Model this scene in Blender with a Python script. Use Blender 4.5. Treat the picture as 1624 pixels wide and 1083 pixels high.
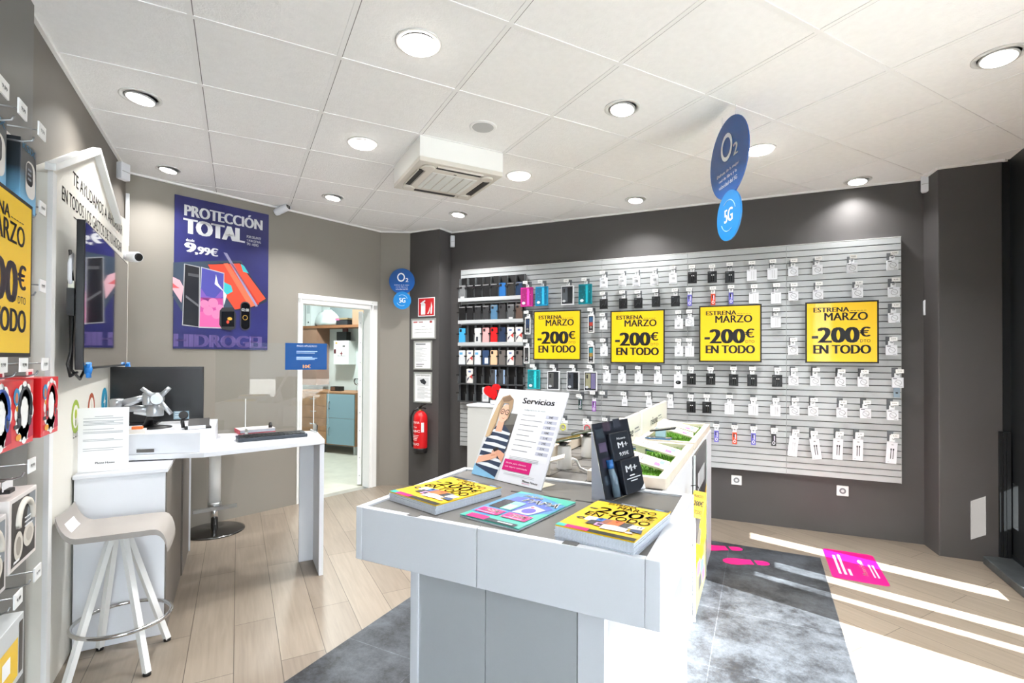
import bpy, math, random
from mathutils import Vector, Matrix
random.seed(7)
for o in list(bpy.data.objects): bpy.data.objects.remove(o)
SC = bpy.context.scene
COL = SC.collection
pi = math.pi

# ---------------------------------------------------------------- camera, world, sun, exposure
F, HY, CX, YAW, ROLL, PIT, EYE = 792.5, 560.84, 804.0, .4934, .0052, .0101, 1.43
CEIL = 2.859
c_, s_ = math.cos(YAW), math.sin(YAW)
R_ = Vector((c_, -s_, 0)); Fw_ = Vector((s_, c_, 0)); U_ = Vector((0, 0, 1))
FV = Fw_ * math.cos(PIT) + U_ * math.sin(PIT)
Uv_ = -Fw_ * math.sin(PIT) + U_ * math.cos(PIT)
RV = R_ * math.cos(ROLL) + Uv_ * math.sin(ROLL)
UV = -R_ * math.sin(ROLL) + Uv_ * math.cos(ROLL)
CAMP = Vector((0, 0, EYE))
cd = bpy.data.cameras.new('camera'); cam = bpy.data.objects.new('camera', cd); COL.objects.link(cam)
cam.matrix_world = Matrix(((RV.x, UV.x, -FV.x, 0), (RV.y, UV.y, -FV.y, 0), (RV.z, UV.z, -FV.z, EYE), (0, 0, 0, 1)))
cd.sensor_width = 36; cd.lens = F / 1624 * 36
cd.shift_x = (812 - CX) / 1624; cd.shift_y = (HY - 541.5) / 1624
cd.clip_start = .02; cd.clip_end = 200
SC.camera = cam

def ray(u, v): return FV + RV * ((u - CX) / F) - UV * ((v - HY) / F)
def onz(u, v, z=0.0):
    d = ray(u, v); return CAMP + d * ((z - EYE) / d.z)

w = bpy.data.worlds.new('sky'); SC.world = w; w.use_nodes = True
nt = w.node_tree; bg = nt.nodes['Background']
tc = nt.nodes.new('ShaderNodeTexCoord'); sx = nt.nodes.new('ShaderNodeSeparateXYZ'); rp = nt.nodes.new('ShaderNodeValToRGB')
nt.links.new(tc.outputs['Generated'], sx.inputs[0]); nt.links.new(sx.outputs[2], rp.inputs[0]); nt.links.new(rp.outputs[0], bg.inputs[0])
rp.color_ramp.elements[0].position = 0.0; rp.color_ramp.elements[0].color = (.80, .88, 1, 1)
rp.color_ramp.elements[1].position = .7; rp.color_ramp.elements[1].color = (.42, .64, 1, 1)
bg.inputs[1].default_value = SKY_STRENGTH = 1.0

SUN_EL = math.radians(28)
tosun = Vector((.3007 * math.cos(SUN_EL), -.9537 * math.cos(SUN_EL), math.sin(SUN_EL)))
ld = bpy.data.lights.new('sun', 'SUN'); sun = bpy.data.objects.new('sun', ld); COL.objects.link(sun)
ld.energy = 40; ld.angle = .006; ld.color = (1, .97, .93)
sun.rotation_euler = tosun.to_track_quat('Z', 'Y').to_euler(); sun.location = (3, -8, 8)
LAMP_W = 14

SC.view_settings.view_transform = 'Standard'; SC.view_settings.look = 'None'
SC.view_settings.exposure = 0.58; SC.view_settings.gamma = 1; SC.view_settings.use_curve_mapping = False

# ---------------------------------------------------------------- materials
def lin(c):
    if isinstance(c, str): c = tuple(int(c[i:i + 2], 16) for i in (0, 2, 4))
    return tuple(((x / 255) / 12.92 if x / 255 <= .04045 else ((x / 255 + .055) / 1.055) ** 2.4) for x in c)
MATS = {}
def mat(name, c, rough=.5, metal=0, spec=.5, bump=0, bscale=60, var=0, vscale=4, emit=0, alpha=1, coat=0):
    if name in MATS: return MATS[name]
    m = bpy.data.materials.new(name); m.use_nodes = True; n = m.node_tree; p = n.nodes['Principled BSDF']
    L = lin(c)
    p.inputs['Base Color'].default_value = (*L, 1); p.inputs['Roughness'].default_value = rough
    p.inputs['Metallic'].default_value = metal; p.inputs['Specular IOR Level'].default_value = spec
    p.inputs['Coat Weight'].default_value = coat; p.inputs['Coat Roughness'].default_value = .05
    if emit: p.inputs['Emission Color'].default_value = (*L, 1); p.inputs['Emission Strength'].default_value = emit
    p.inputs['Alpha'].default_value = alpha
    if var or bump:
        t = n.nodes.new('ShaderNodeTexCoord')
    if var:
        a = n.nodes.new('ShaderNodeTexNoise'); a.inputs['Scale'].default_value = vscale; a.inputs['Detail'].default_value = 5
        n.links.new(t.outputs['Object'], a.inputs['Vector'])
        r = n.nodes.new('ShaderNodeMapRange'); r.inputs[1].default_value = .3; r.inputs[2].default_value = .7
        r.inputs[3].default_value = 1 - var; r.inputs[4].default_value = 1 + var
        n.links.new(a.outputs['Fac'], r.inputs[0])
        x = n.nodes.new('ShaderNodeVectorMath'); x.operation = 'SCALE'; x.inputs[0].default_value = L
        n.links.new(r.outputs[0], x.inputs['Scale']); n.links.new(x.outputs[0], p.inputs['Base Color'])
    if bump:
        b = n.nodes.new('ShaderNodeTexNoise'); b.inputs['Scale'].default_value = bscale; b.inputs['Detail'].default_value = 3
        n.links.new(t.outputs['Object'], b.inputs['Vector'])
        bp = n.nodes.new('ShaderNodeBump'); bp.inputs['Strength'].default_value = bump; bp.inputs['Distance'].default_value = .004
        n.links.new(b.outputs['Fac'], bp.inputs['Height']); n.links.new(bp.outputs[0], p.inputs['Normal'])
    MATS[name] = m; return m
def C(c, rough=.5, **k):
    """plain coloured plastic / print, one material per colour"""
    key = 'print_%s_%d' % (c if isinstance(c, str) else '%02x%02x%02x' % c, int(rough * 100))
    return mat(key, c, rough, **k)

def thin_glass(name, tint=(1, 1, 1), ior=1.45, gl=1.0):
    m = bpy.data.materials.new(name); m.use_nodes = True; n = m.node_tree
    n.nodes.remove(n.nodes['Principled BSDF']); out = n.nodes['Material Output']
    t = n.nodes.new('ShaderNodeBsdfTransparent'); t.inputs[0].default_value = (*tint, 1)
    g = n.nodes.new('ShaderNodeBsdfGlossy'); g.inputs['Roughness'].default_value = .005; g.inputs[0].default_value = (gl, gl, gl, 1)
    fr = n.nodes.new('ShaderNodeFresnel'); fr.inputs[0].default_value = ior
    mx = n.nodes.new('ShaderNodeMixShader'); n.links.new(fr.outputs[0], mx.inputs[0])
    n.links.new(t.outputs[0], mx.inputs[1]); n.links.new(g.outputs[0], mx.inputs[2]); n.links.new(mx.outputs[0], out.inputs[0])
    MATS[name] = m; return m
def sun_diffuser_mat():
    m = bpy.data.materials.new('sun_diffuser_sheet'); m.use_nodes = True; n = m.node_tree; n.nodes.remove(n.nodes['Principled BSDF'])  # translucent stuff of the added fill light sheet
    t = n.nodes.new('ShaderNodeBsdfTranslucent'); t.inputs[0].default_value = (.86, .90, .95, 1); d = n.nodes.new('ShaderNodeBsdfDiffuse'); d.inputs[0].default_value = (.85, .85, .85, 1)
    x = n.nodes.new('ShaderNodeMixShader'); x.inputs[0].default_value = .08; n.links.new(t.outputs[0], x.inputs[1]); n.links.new(d.outputs[0], x.inputs[2]); n.links.new(x.outputs[0], n.nodes['Material Output'].inputs[0]); return m
SUNDIFF = sun_diffuser_mat()
GLASS = thin_glass('shop_glass', (.97, .985, .98), 1.4)
ACRYL = thin_glass('clear_acrylic', (.97, .98, .98), 1.4)
POLY = thin_glass('clear_polybag', (.94, .95, .96), 1.45)

DARKW = mat('dark_taupe_paint', (74, 72, 72), .55, var=.04, vscale=3, bump=.06, bscale=180)
GREYW = mat('warm_grey_paint', (137, 132, 124), .6, var=.03, vscale=2, bump=.06, bscale=180)
TAUPE = mat('taupe_paint', (108, 103, 97), .6, var=.03, vscale=2, bump=.06, bscale=180)
WHITE = mat('white_laminate', (219, 222, 228), .35, var=.01)
WHITE2 = mat('white_paint', (232, 233, 232), .4, var=.015)
OFFW = mat('cream_board', (226, 224, 215), .5, var=.015)
GREYTOP = mat('grey_laminate', (100, 98, 96), .42, var=.03, vscale=30)
GREYPAN = mat('silver_grey_panel', (200, 204, 208), .3, metal=.25, var=.02)
SLAT = mat('slatwall_metal', (184, 188, 190), .34, metal=.15, var=.02)
SLATGAP = mat('slatwall_groove', (88, 92, 92), .6)
BLACK = mat('black_plastic', (15, 15, 17), .45)
BLACKS = mat('black_satin', (30, 32, 35), .3)
SCREEN = mat('screen_glass', (14, 15, 17), .03, spec=1, coat=1)
CHROME = mat('chrome', (205, 205, 205), .12, metal=1)
STEEL = mat('brushed_steel', (175, 178, 180), .3, metal=.9)
ALU = mat('aluminium_frame', (178, 178, 174), .35, metal=.6)
PAPER = mat('white_paper', (238, 239, 240), .6)
PAGES = mat('page_edges', (205, 211, 222), .7, var=.12, vscale=300)
YEL = mat('yellow_print', (238, 196, 3), .4, coat=.35)
INK = mat('dark_ink', (38, 40, 46), .4)
BLK_FR = mat('black_foam_edge', (24, 25, 28), .5)
MAG = mat('magenta_print', (230, 10, 120), .35)
WOOD = mat('pale_plywood', (212, 202, 187), .5, var=.08, vscale=14)
WOODB = mat('oak_laminate', (168, 126, 92), .5, var=.12, vscale=12)
STONE = mat('dark_stone', (62, 66, 68), .4, var=.3, vscale=12, bump=.2, bscale=40)
GRASS = mat('artificial_turf', (92, 140, 38), .8, var=.35, vscale=60)
LAMPM = mat('lamp_diffuser', (255, 250, 240), .5, emit=9)
RED = mat('red_gloss', (200, 20, 26), .22)

# floor planks
def plank_mat():
    m = bpy.data.materials.new('oak_planks'); m.use_nodes = True; n = m.node_tree; p = n.nodes['Principled BSDF']
    t = n.nodes.new('ShaderNodeTexCoord'); mp = n.nodes.new('ShaderNodeMapping')
    mp.inputs['Rotation'].default_value = (0, 0, -pi / 2); mp.inputs['Location'].default_value = (.62, -.005, 0)
    n.links.new(t.outputs['Object'], mp.inputs[0])
    b = n.nodes.new('ShaderNodeTexBrick'); b.offset = .37; b.inputs['Scale'].default_value = 1
    b.inputs['Brick Width'].default_value = 1.22; b.inputs['Row Height'].default_value = .197
    b.inputs['Mortar Size'].default_value = .0016; b.inputs['Mortar Smooth'].default_value = .1; b.inputs['Bias'].default_value = 0
    b.inputs['Color1'].default_value = (*lin((138, 127, 114)), 1); b.inputs['Color2'].default_value = (*lin((126, 115, 103)), 1)
    b.inputs['Mortar'].default_value = (*lin((70, 62, 54)), 1)
    n.links.new(mp.outputs[0], b.inputs['Vector'])
    mp2 = n.nodes.new('ShaderNodeMapping'); mp2.inputs['Scale'].default_value = (22, 1.3, 1); n.links.new(t.outputs['Object'], mp2.inputs[0])
    g = n.nodes.new('ShaderNodeTexNoise'); g.inputs['Scale'].default_value = 2.2; g.inputs['Detail'].default_value = 7; g.inputs['Distortion'].default_value = .6
    n.links.new(mp2.outputs[0], g.inputs['Vector'])
    r = n.nodes.new('ShaderNodeMapRange'); r.inputs[1].default_value = .3; r.inputs[2].default_value = .75; r.inputs[3].default_value = .86; r.inputs[4].default_value = 1.1
    n.links.new(g.outputs['Fac'], r.inputs[0])
    x = n.nodes.new('ShaderNodeVectorMath'); x.operation = 'SCALE'; n.links.new(b.outputs['Color'], x.inputs[0]); n.links.new(r.outputs[0], x.inputs['Scale'])
    n.links.new(x.outputs[0], p.inputs['Base Color']); p.inputs['Roughness'].default_value = .38
    return m
def tile_mat():
    m = bpy.data.materials.new('slate_tiles'); m.use_nodes = True; n = m.node_tree; p = n.nodes['Principled BSDF']
    t = n.nodes.new('ShaderNodeTexCoord'); mp = n.nodes.new('ShaderNodeMapping'); mp.inputs['Location'].default_value = (.215, -.125, 0)
    n.links.new(t.outputs['Object'], mp.inputs[0])
    b = n.nodes.new('ShaderNodeTexBrick'); b.offset = 0; b.inputs['Scale'].default_value = 1
    b.inputs['Brick Width'].default_value = .6; b.inputs['Row Height'].default_value = .6; b.inputs['Mortar Size'].default_value = .0025; b.inputs['Mortar Smooth'].default_value = .2
    b.inputs['Color1'].default_value = (1, 1, 1, 1); b.inputs['Color2'].default_value = (.9, .9, .9, 1); b.inputs['Mortar'].default_value = (1.7, 1.7, 1.7, 1)
    n.links.new(mp.outputs[0], b.inputs['Vector'])
    a = n.nodes.new('ShaderNodeTexNoise'); a.inputs['Scale'].default_value = 3.4; a.inputs['Detail'].default_value = 12; a.inputs['Roughness'].default_value = .82
    n.links.new(t.outputs['Object'], a.inputs['Vector'])
    r = n.nodes.new('ShaderNodeValToRGB'); r.color_ramp.elements[0].position = .40; r.color_ramp.elements[0].color = (*lin((30, 32, 36)), 1)
    r.color_ramp.elements[1].position = .70; r.color_ramp.elements[1].color = (*lin((92, 98, 106)), 1)
    n.links.new(a.outputs['Fac'], r.inputs[0])
    x = n.nodes.new('ShaderNodeVectorMath'); x.operation = 'MULTIPLY'; n.links.new(r.outputs[0], x.inputs[0]); n.links.new(b.outputs['Color'], x.inputs[1])
    n.links.new(x.outputs[0], p.inputs['Base Color']); p.inputs['Roughness'].default_value = .5; p.inputs['Specular IOR Level'].default_value = .3
    bp = n.nodes.new('ShaderNodeBump'); bp.inputs['Strength'].default_value = .15; bp.inputs['Distance'].default_value = .003
    n.links.new(a.outputs['Fac'], bp.inputs['Height']); n.links.new(bp.outputs[0], p.inputs['Normal'])
    return m
PLANK, TILE = plank_mat(), tile_mat()
CTILE = mat('ceiling_tile', (243, 243, 242), .9, var=.02, vscale=30, bump=.5, bscale=110)
TBAR = mat('ceiling_grid', (240, 240, 239), .6)

# ---------------------------------------------------------------- mesh builder
RX90 = Matrix.Rotation(pi / 2, 4, 'X')
_TXT = {}
def text_geo(body, bold):
    k = body
    if k not in _TXT:
        cu = bpy.data.curves.new('t', 'FONT'); cu.body = body; cu.size = 1; cu.resolution_u = 3
        ob = bpy.data.objects.new('t', cu); COL.objects.link(ob)
        me = ob.to_mesh()
        vs = [v.co.copy() for v in me.vertices]; fs = [tuple(p.vertices) for p in me.polygons]
        ob.to_mesh_clear(); bpy.data.objects.remove(ob); bpy.data.curves.remove(cu)
        if not vs: vs = [Vector((0, 0, 0))]
        x0 = min(v.x for v in vs); x1 = max(v.x for v in vs); y0 = min(v.y for v in vs); y1 = max(v.y for v in vs)
        _TXT[k] = (vs, fs, x0, x1, y0, y1)
    return _TXT[k]

class MB:
    LAY = .0004
    def __init__(s): s.v = []; s.f = []; s.mi = []; s.sm = []; s.mats = []; s.M = None
    def mid(s, m):
        if m not in s.mats: s.mats.append(m)
        return s.mats.index(m)
    def add(s, vs, fs, m, M=None, smooth=False):
        b = len(s.v); i = s.mid(m)
        for p in vs:
            p = Vector(p)
            if M is not None: p = M @ p
            if s.M is not None: p = s.M @ p
            s.v.append(p)
        for f in fs: s.f.append(tuple(b + k for k in f)); s.mi.append(i); s.sm.append(smooth)
        return s
    def bx(s, x0, x1, y0, y1, z0, z1, m, M=None):
        v = [(x0, y0, z0), (x1, y0, z0), (x1, y1, z0), (x0, y1, z0), (x0, y0, z1), (x1, y0, z1), (x1, y1, z1), (x0, y1, z1)]
        return s.add(v, [(3, 2, 1, 0), (4, 5, 6, 7), (0, 1, 5, 4), (1, 2, 6, 5), (2, 3, 7, 6), (3, 0, 4, 7)], m, M)
    def box(s, c, d, m, M=None):
        return s.bx(c[0] - d[0] / 2, c[0] + d[0] / 2, c[1] - d[1] / 2, c[1] + d[1] / 2, c[2] - d[2] / 2, c[2] + d[2] / 2, m, M)
    def prism(s, pts, z0, z1, m, M=None, smooth=False):
        n = len(pts); v = [(p[0], p[1], z0) for p in pts] + [(p[0], p[1], z1) for p in pts]
        s.add(v, [tuple(reversed(range(n))), tuple(range(n, 2 * n))], m, M)
        b = len(s.v) - 2 * n; i = s.mid(m)
        for k in range(n):
            j = (k + 1) % n; s.f.append((b + k, b + j, b + n + j, b + n + k)); s.mi.append(i); s.sm.append(smooth)
        return s
    def plate(s, pts, y0, y1, m, M=None, smooth=False):
        """outline in (x,z), front at y0 (towards -y), back at y1"""
        T = Matrix(((1, 0, 0, 0), (0, 0, -1, 0), (0, 1, 0, 0), (0, 0, 0, 1)))
        return s.prism(pts, -y1, -y0, m, T if M is None else M @ T, smooth)
    def flat(s, pts, m, M=None, lay=0):
        return s.add([(p[0], p[1], lay * s.LAY) for p in pts], [tuple(range(len(pts)))], m, M)
    def rect(s, x, y, w, h, m, M=None, lay=0): return s.flat([(x, y), (x + w, y), (x + w, y + h), (x, y + h)], m, M, lay)
    def disc(s, x, y, rx, ry, m, M=None, lay=0, n=28):
        return s.flat([(x + rx * math.cos(2 * pi * k / n), y + ry * math.sin(2 * pi * k / n)) for k in range(n)], m, M, lay)
    def ring(s, x, y, r0, r1, m, M=None, lay=0, n=32, ax=1, ay=1):
        v = []
        for k in range(n):
            a = 2 * pi * k / n
            v += [(x + ax * r0 * math.cos(a), y + ay * r0 * math.sin(a), lay * s.LAY), (x + ax * r1 * math.cos(a), y + ay * r1 * math.sin(a), lay * s.LAY)]
        return s.add(v, [(2 * k, 2 * k + 1, (2 * k + 3) % (2 * n), (2 * k + 2) % (2 * n)) for k in range(n)], m, M)
    def text(s, body, x, y, w, h, m, M=None, lay=2, bold=0.0, al='l', skew=0):
        """text fitted into the rectangle (x,y,w,h); w None keeps its own proportion"""
        vs, fs, x0, x1, y0, y1 = text_geo(body, bold)
        sy = h / max(1e-6, y1 - y0); sx_ = sy if w is None else w / max(1e-6, x1 - x0)
        ww = (x1 - x0) * sx_
        ox = x if al == 'l' else (x - ww / 2 if al == 'c' else x - ww)
        sh = [0] if bold <= .004 else ([-.5, .5] if bold < .025 else [-1, 0, 1])
        for q in sh:                                # bold: the letters printed again a hair to the side
            d = q * bold * sx_ * .9
            s.add([(ox + d + (p.x - x0) * sx_ + skew * (p.y - y0) * sy, y + (p.y - y0) * sy, lay * s.LAY) for p in vs], fs, m, M)
        return s
    def tube(s, pts, r, m, n=8, closed=False, cap=True, smooth=True):
        P = [Vector(p) for p in pts]; N = len(P); v = []; up = None
        for i, p in enumerate(P):
            t = (P[(i + 1) % N] - P[i - 1]) if closed else (P[min(i + 1, N - 1)] - P[max(i - 1, 0)])
            t.normalize()
            if up is None: up = Vector((0, 0, 1)) if abs(t.z) < .9 else Vector((1, 0, 0))
            a = t.cross(up)
            if a.length < 1e-6: a = t.orthogonal()
            a.normalize(); b = a.cross(t); up = b
            rr = r[i] if isinstance(r, (list, tuple)) else r
            for k in range(n): v.append(p + a * rr * math.cos(2 * pi * k / n) + b * rr * math.sin(2 * pi * k / n))
        f = []
        for i in range(N if closed else N - 1):
            j = (i + 1) % N
            for k in range(n):
                l = (k + 1) % n; f.append((i * n + k, i * n + l, j * n + l, j * n + k))
        s.add(v, f, m, None, smooth)
        if cap and not closed:
            b = len(s.v) - N * n; i = s.mid(m)
            s.f += [tuple(b + k for k in reversed(range(n))), tuple(b + (N - 1) * n + k for k in range(n))]; s.mi += [i, i]; s.sm += [False, False]
        return s
    def lathe(s, prof, m, M=None, n=28, smooth=True, cap=(True, True)):
        v = []; f = []
        for r, z in prof:
            for k in range(n): v.append((r * math.cos(2 * pi * k / n), r * math.sin(2 * pi * k / n), z))
        for i in range(len(prof) - 1):
            for k in range(n):
                l = (k + 1) % n; f.append((i * n + k, i * n + l, (i + 1) * n + l, (i + 1) * n + k))
        s.add(v, f, m, M, smooth)
        b = len(s.v) - len(v); i = s.mid(m)
        if cap[0]: s.f.append(tuple(b + k for k in reversed(range(n)))); s.mi.append(i); s.sm.append(False)
        if cap[1]: s.f.append(tuple(b + (len(prof) - 1) * n + k for k in range(n))); s.mi.append(i); s.sm.append(False)
        return s
    def grid(s, fn, nu, nv, m, M=None, smooth=True):
        v = [fn(i / nu, j / nv) for j in range(nv + 1) for i in range(nu + 1)]
        return s.add(v, [(j * (nu + 1) + i, j * (nu + 1) + i + 1, (j + 1) * (nu + 1) + i + 1, (j + 1) * (nu + 1) + i) for j in range(nv) for i in range(nu)], m, M, smooth)
    def build(s, name, parent=None, bevel=0, loc=None, rz=0, seg=2):
        me = bpy.data.meshes.new(name); me.from_pydata([tuple(v) for v in s.v], [], s.f)
        for m in s.mats: me.materials.append(m)
        for p, i, k in zip(me.polygons, s.mi, s.sm): p.material_index = i; p.use_smooth = k
        me.update()
        o = bpy.data.objects.new(name, me); COL.objects.link(o)
        if parent is not None: o.parent = parent
        if loc is not None: o.location = loc
        if rz: o.rotation_euler.z = rz
        if bevel:
            b = o.modifiers.new('bevel', 'BEVEL'); b.width = bevel; b.segments = seg; b.limit_method = 'ANGLE'; b.angle_limit = .6
        return o

# ---------------------------------------------------------------- frames of reference in the room
class Fr:
    """a vertical plane: local x along it to the viewer's right, local -y out into the room"""
    def __init__(s, p, q=None, ang=None):
        s.p = Vector((p[0], p[1], 0)); s.ang = ang if ang is not None else math.atan2(q[1] - p[1], q[0] - p[0])
        s.x = Vector((math.cos(s.ang), math.sin(s.ang), 0)); s.n = Vector((math.sin(s.ang), -math.cos(s.ang), 0))
        s.len = (Vector((q[0], q[1], 0)) - s.p).length if q is not None else 0
    def w(s, a, off=0, z=0): return s.p + s.x * a + s.n * off + Vector((0, 0, z))
    def px(s, u, v, off=0):
        d = ray(u, v); P = s.p + s.n * off; t = (P - CAMP).dot(s.n) / d.dot(s.n); q = CAMP + d * t
        return (q - P).dot(s.x), q.z
WALL = Fr((2.116, 5.279), (4.717, 1.895))          # slatwall wall
BACK = Fr((-.777, 4.78), (1.405, 5.63))            # grey wall with the door
LEFT = Fr((-.777, 0), ang=pi / 2)                  # left wall, local x = world y
COLF = Fr((1.702, 5.492), (1.928, 5.16))           # front of the dark column
PILF = Fr((4.535, 1.736), (4.74, 1.47))            # front of the dark pillar
TA = math.atan2(-.82, .57); ta = Vector((math.cos(TA), math.sin(TA), 0)); tb = Vector((-math.sin(TA), math.cos(TA), 0))
def AB(a, b, z=0): return ta * a + tb * b + Vector((0, 0, z))
def ab(p): return p.dot(ta), p.dot(tb)
def pab(u, v, z): return ab(onz(u, v, z))

def meta(o, label, cat, group=None, kind=None):
    o['label'] = label; o['category'] = cat
    if group: o['group'] = group
    if kind: o['kind'] = kind
    return o
def thing(name, label, cat, loc, rz=0, group=None):
    o = bpy.data.objects.new(name, None); o.empty_display_size = .05; COL.objects.link(o)
    o.location = loc; o.rotation_euler = (0, 0, rz)
    return meta(o, label, cat, group)
def struct(o, label=None):
    o['kind'] = 'structure'
    if label: o['label'] = label
    return o
def dup(root, loc, rz, label, group=None):
    r = root.copy(); COL.objects.link(r); r.location = loc; r.rotation_euler = (0, 0, rz); r['label'] = label
    if group: r['group'] = group
    for ch in root.children:
        k = ch.copy(); COL.objects.link(k); k.parent = r
        for g in ch.children:
            d = g.copy(); COL.objects.link(d); d.parent = k
    return r
ORD = ['first', 'second', 'third', 'fourth', 'fifth', 'sixth', 'seventh', 'eighth', 'ninth', 'tenth', 'eleventh', 'twelfth', 'thirteenth', 'fourteenth', 'fifteenth', 'sixteenth', 'seventeenth', 'eighteenth']
# ================================================================ SETTING
OUT = [(-.777, 4.78), (-.777, -2.45)]
AGL = 1.57                                          # shopfront glass line (a)
S1 = AB(AGL, 4.78)
ROOM = [(-.777, -2.45), (S1.x, S1.y), (4.76, 1.45), (4.548, 1.738), (4.717, 1.895), (2.116, 5.279), (1.93, 5.16), (1.702, 5.492), (1.405, 5.63), (-.777, 4.78)]
struct(MB().prism(ROOM, -.08, 0, PLANK).build('floor'))
TROOM = [(-1.87, -1.6), (.385, -1.6), (.385, 4.27), (-1.87, 4.27)]
o = MB().prism(TROOM, -.02, .0015, TILE).build('floor_tile_inlay', rz=TA); struct(o)

# ceiling with its grid of tiles
def clip(p, d):
    ts = []
    for k in range(len(ROOM)):
        a = Vector((*ROOM[k], 0)); b = Vector((*ROOM[(k + 1) % len(ROOM)], 0)); e = b - a
        den = d.x * e.y - d.y * e.x
        if abs(den) < 1e-9: continue
        t = ((a.x - p.x) * e.y - (a.y - p.y) * e.x) / den; q = ((a.x - p.x) * d.y - (a.y - p.y) * d.x) / den
        if 0 <= q <= 1: ts.append(t)
    ts.sort(); return list(zip(ts[::2], ts[1::2]))
GAP = mat('ceiling_gap', (120, 120, 118), .9)
mb = MB().prism(ROOM, CEIL, CEIL + .12, CTILE)
for i in range(-2, 10):
    x = i * .6 - .1917
    for a, b in clip(Vector((x, 0, 0)), Vector((0, 1, 0))):
        mb.bx(x - .011, x + .011, a, b, CEIL - .003, CEIL + .001, TBAR); mb.bx(x + .011, x + .0145, a, b, CEIL - .0015, CEIL + .001, GAP)
for j in range(-9, 6):
    y = j * .6 + 2.4628
    for a, b in clip(Vector((0, y, 0)), Vector((1, 0, 0))):
        mb.bx(a, b, y - .011, y + .011, CEIL - .0032, CEIL + .001, TBAR)
for k in range(len(ROOM)):                          # wall angle round the edge
    if k == 0: continue
    p, q = Vector((*ROOM[k], 0)), Vector((*ROOM[(k + 1) % len(ROOM)], 0)); d = (q - p).normalized(); nrm = Vector((-d.y, d.x, 0)) * .018
    P = [p, q, q + nrm, p + nrm]; mb.prism([(v.x, v.y) for v in P], CEIL - .014, CEIL + .001, TBAR)
struct(mb.build('ceiling'))

def wallbox(name, fr, spans, m, th=.1, ext=(0, 0)):
    mb = MB()
    for s0, s1, z0, z1 in spans: mb.bx(s0, s1, 0, th, z0, z1, m)
    return struct(mb.build(name, loc=fr.p, rz=fr.ang))
HW = CEIL + .02
wallbox('wall_left', LEFT, [(-2.55, 4.85, -.05, HW)], TAUPE)
DS0, DS1, DZ = 1.40, 2.275, 2.04                      # door opening with casing
wallbox('wall_back', BACK, [(-.05, DS0, -.05, HW), (DS0, DS1, DZ, HW), (DS1, 2.35, -.05, HW)], GREYW)
B2 = Fr((1.405, 5.63), (1.702, 5.492)); wallbox('wall_back_return', B2, [(0, B2.len + .1, -.05, HW)], GREYW)
wallbox('wall_right', WALL, [(-.1, WALL.len + .3, -.05, HW)], DARKW, th=.12)
o = MB().prism([(1.702, 5.492), (1.93, 5.16), (2.116, 5.279), (2.25, 5.45), (1.95, 5.75)], -.05, HW, DARKW).build('wall_column'); struct(o)
o = MB().prism([(4.548, 1.738), (4.76, 1.45), (5.1, 1.65), (4.9, 2.1), (4.717, 1.895)], -.05, HW, DARKW).build('wall_pillar', bevel=.006); struct(o)

# shopfront: dark frame with added sun-shaping panels, glass, header, stone sill (frame a,b)
FRM = mat('black_aluminium', (30, 33, 36), .4, metal=.3, var=.05)
mb = MB()
blocked = [(-2.1, -1.95), (-.45, .7), (2.909, 3.192), (3.287, 3.433), (3.57, 3.937), (4.11, 4.64), (4.722, 4.85)]  # unseen panels added, widths set to cut sun streaks and hold back daylight
for b0, b1 in blocked: mb.bx(AGL, AGL + .07, b0, b1, 0, 2.75, FRM)
mb.bx(AGL, AGL + .07, -2.1, 4.8, 2.6, CEIL + .05, FRM); mb.bx(AGL - .005, AGL + .075, -2.1, 4.8, 0, .08, FRM)
for b0, b1, z0 in ((3.192, 3.287, .93), (3.433, 3.57, .86), (3.937, 4.11, .95), (4.64, 4.722, .58)): mb.bx(AGL, AGL + .06, b0, b1, z0, 2.62, FRM)  # added infill above the gaps, sets how far each sun streak reaches
mb.bx(AGL, AGL + .06, 4.64, 4.722, 0, .27, FRM); mb.bx(1.50, AGL + .12, 4.745, 5.0, 0, 2.9, FRM)
struct(mb.build('trim_1', rz=TA), 'black shopfront frame with panels added to shape the sunlight')
for k, (b0, b1, z0, z1) in enumerate([(-1.95, -.45, .08, 2.6), (.7, 2.909, .08, 2.6), (3.192, 3.287, .08, .93), (3.433, 3.57, .08, .86), (3.937, 4.11, .08, .95), (4.64, 4.722, .27, .58)]):
    struct(MB().bx(AGL + .03, AGL + .036, b0, b1, z0, z1, GLASS).build('window_%d' % (k + 1), rz=TA))
o = MB().prism([(1.40, 4.69), (AGL, 4.75), (AGL, 3.2), (1.44, 3.2)], .0, .055, STONE).build('trim_2', rz=TA, bevel=.006); struct(o, 'dark stone sill of the shopfront')
# black jamb post beside the pillar
mb = MB()
for k in range(3): mb.bx(1.50 + .018 * k, 1.514 + .018 * k, 4.712 - .004 * (k % 2), 4.735, .055, .93, FRM)
mb.bx(1.498, 1.56, 4.716, 4.738, .055, .935, FRM)
struct(mb.build('trim_3', rz=TA), 'black ribbed jamb beside the pillar')
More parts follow.
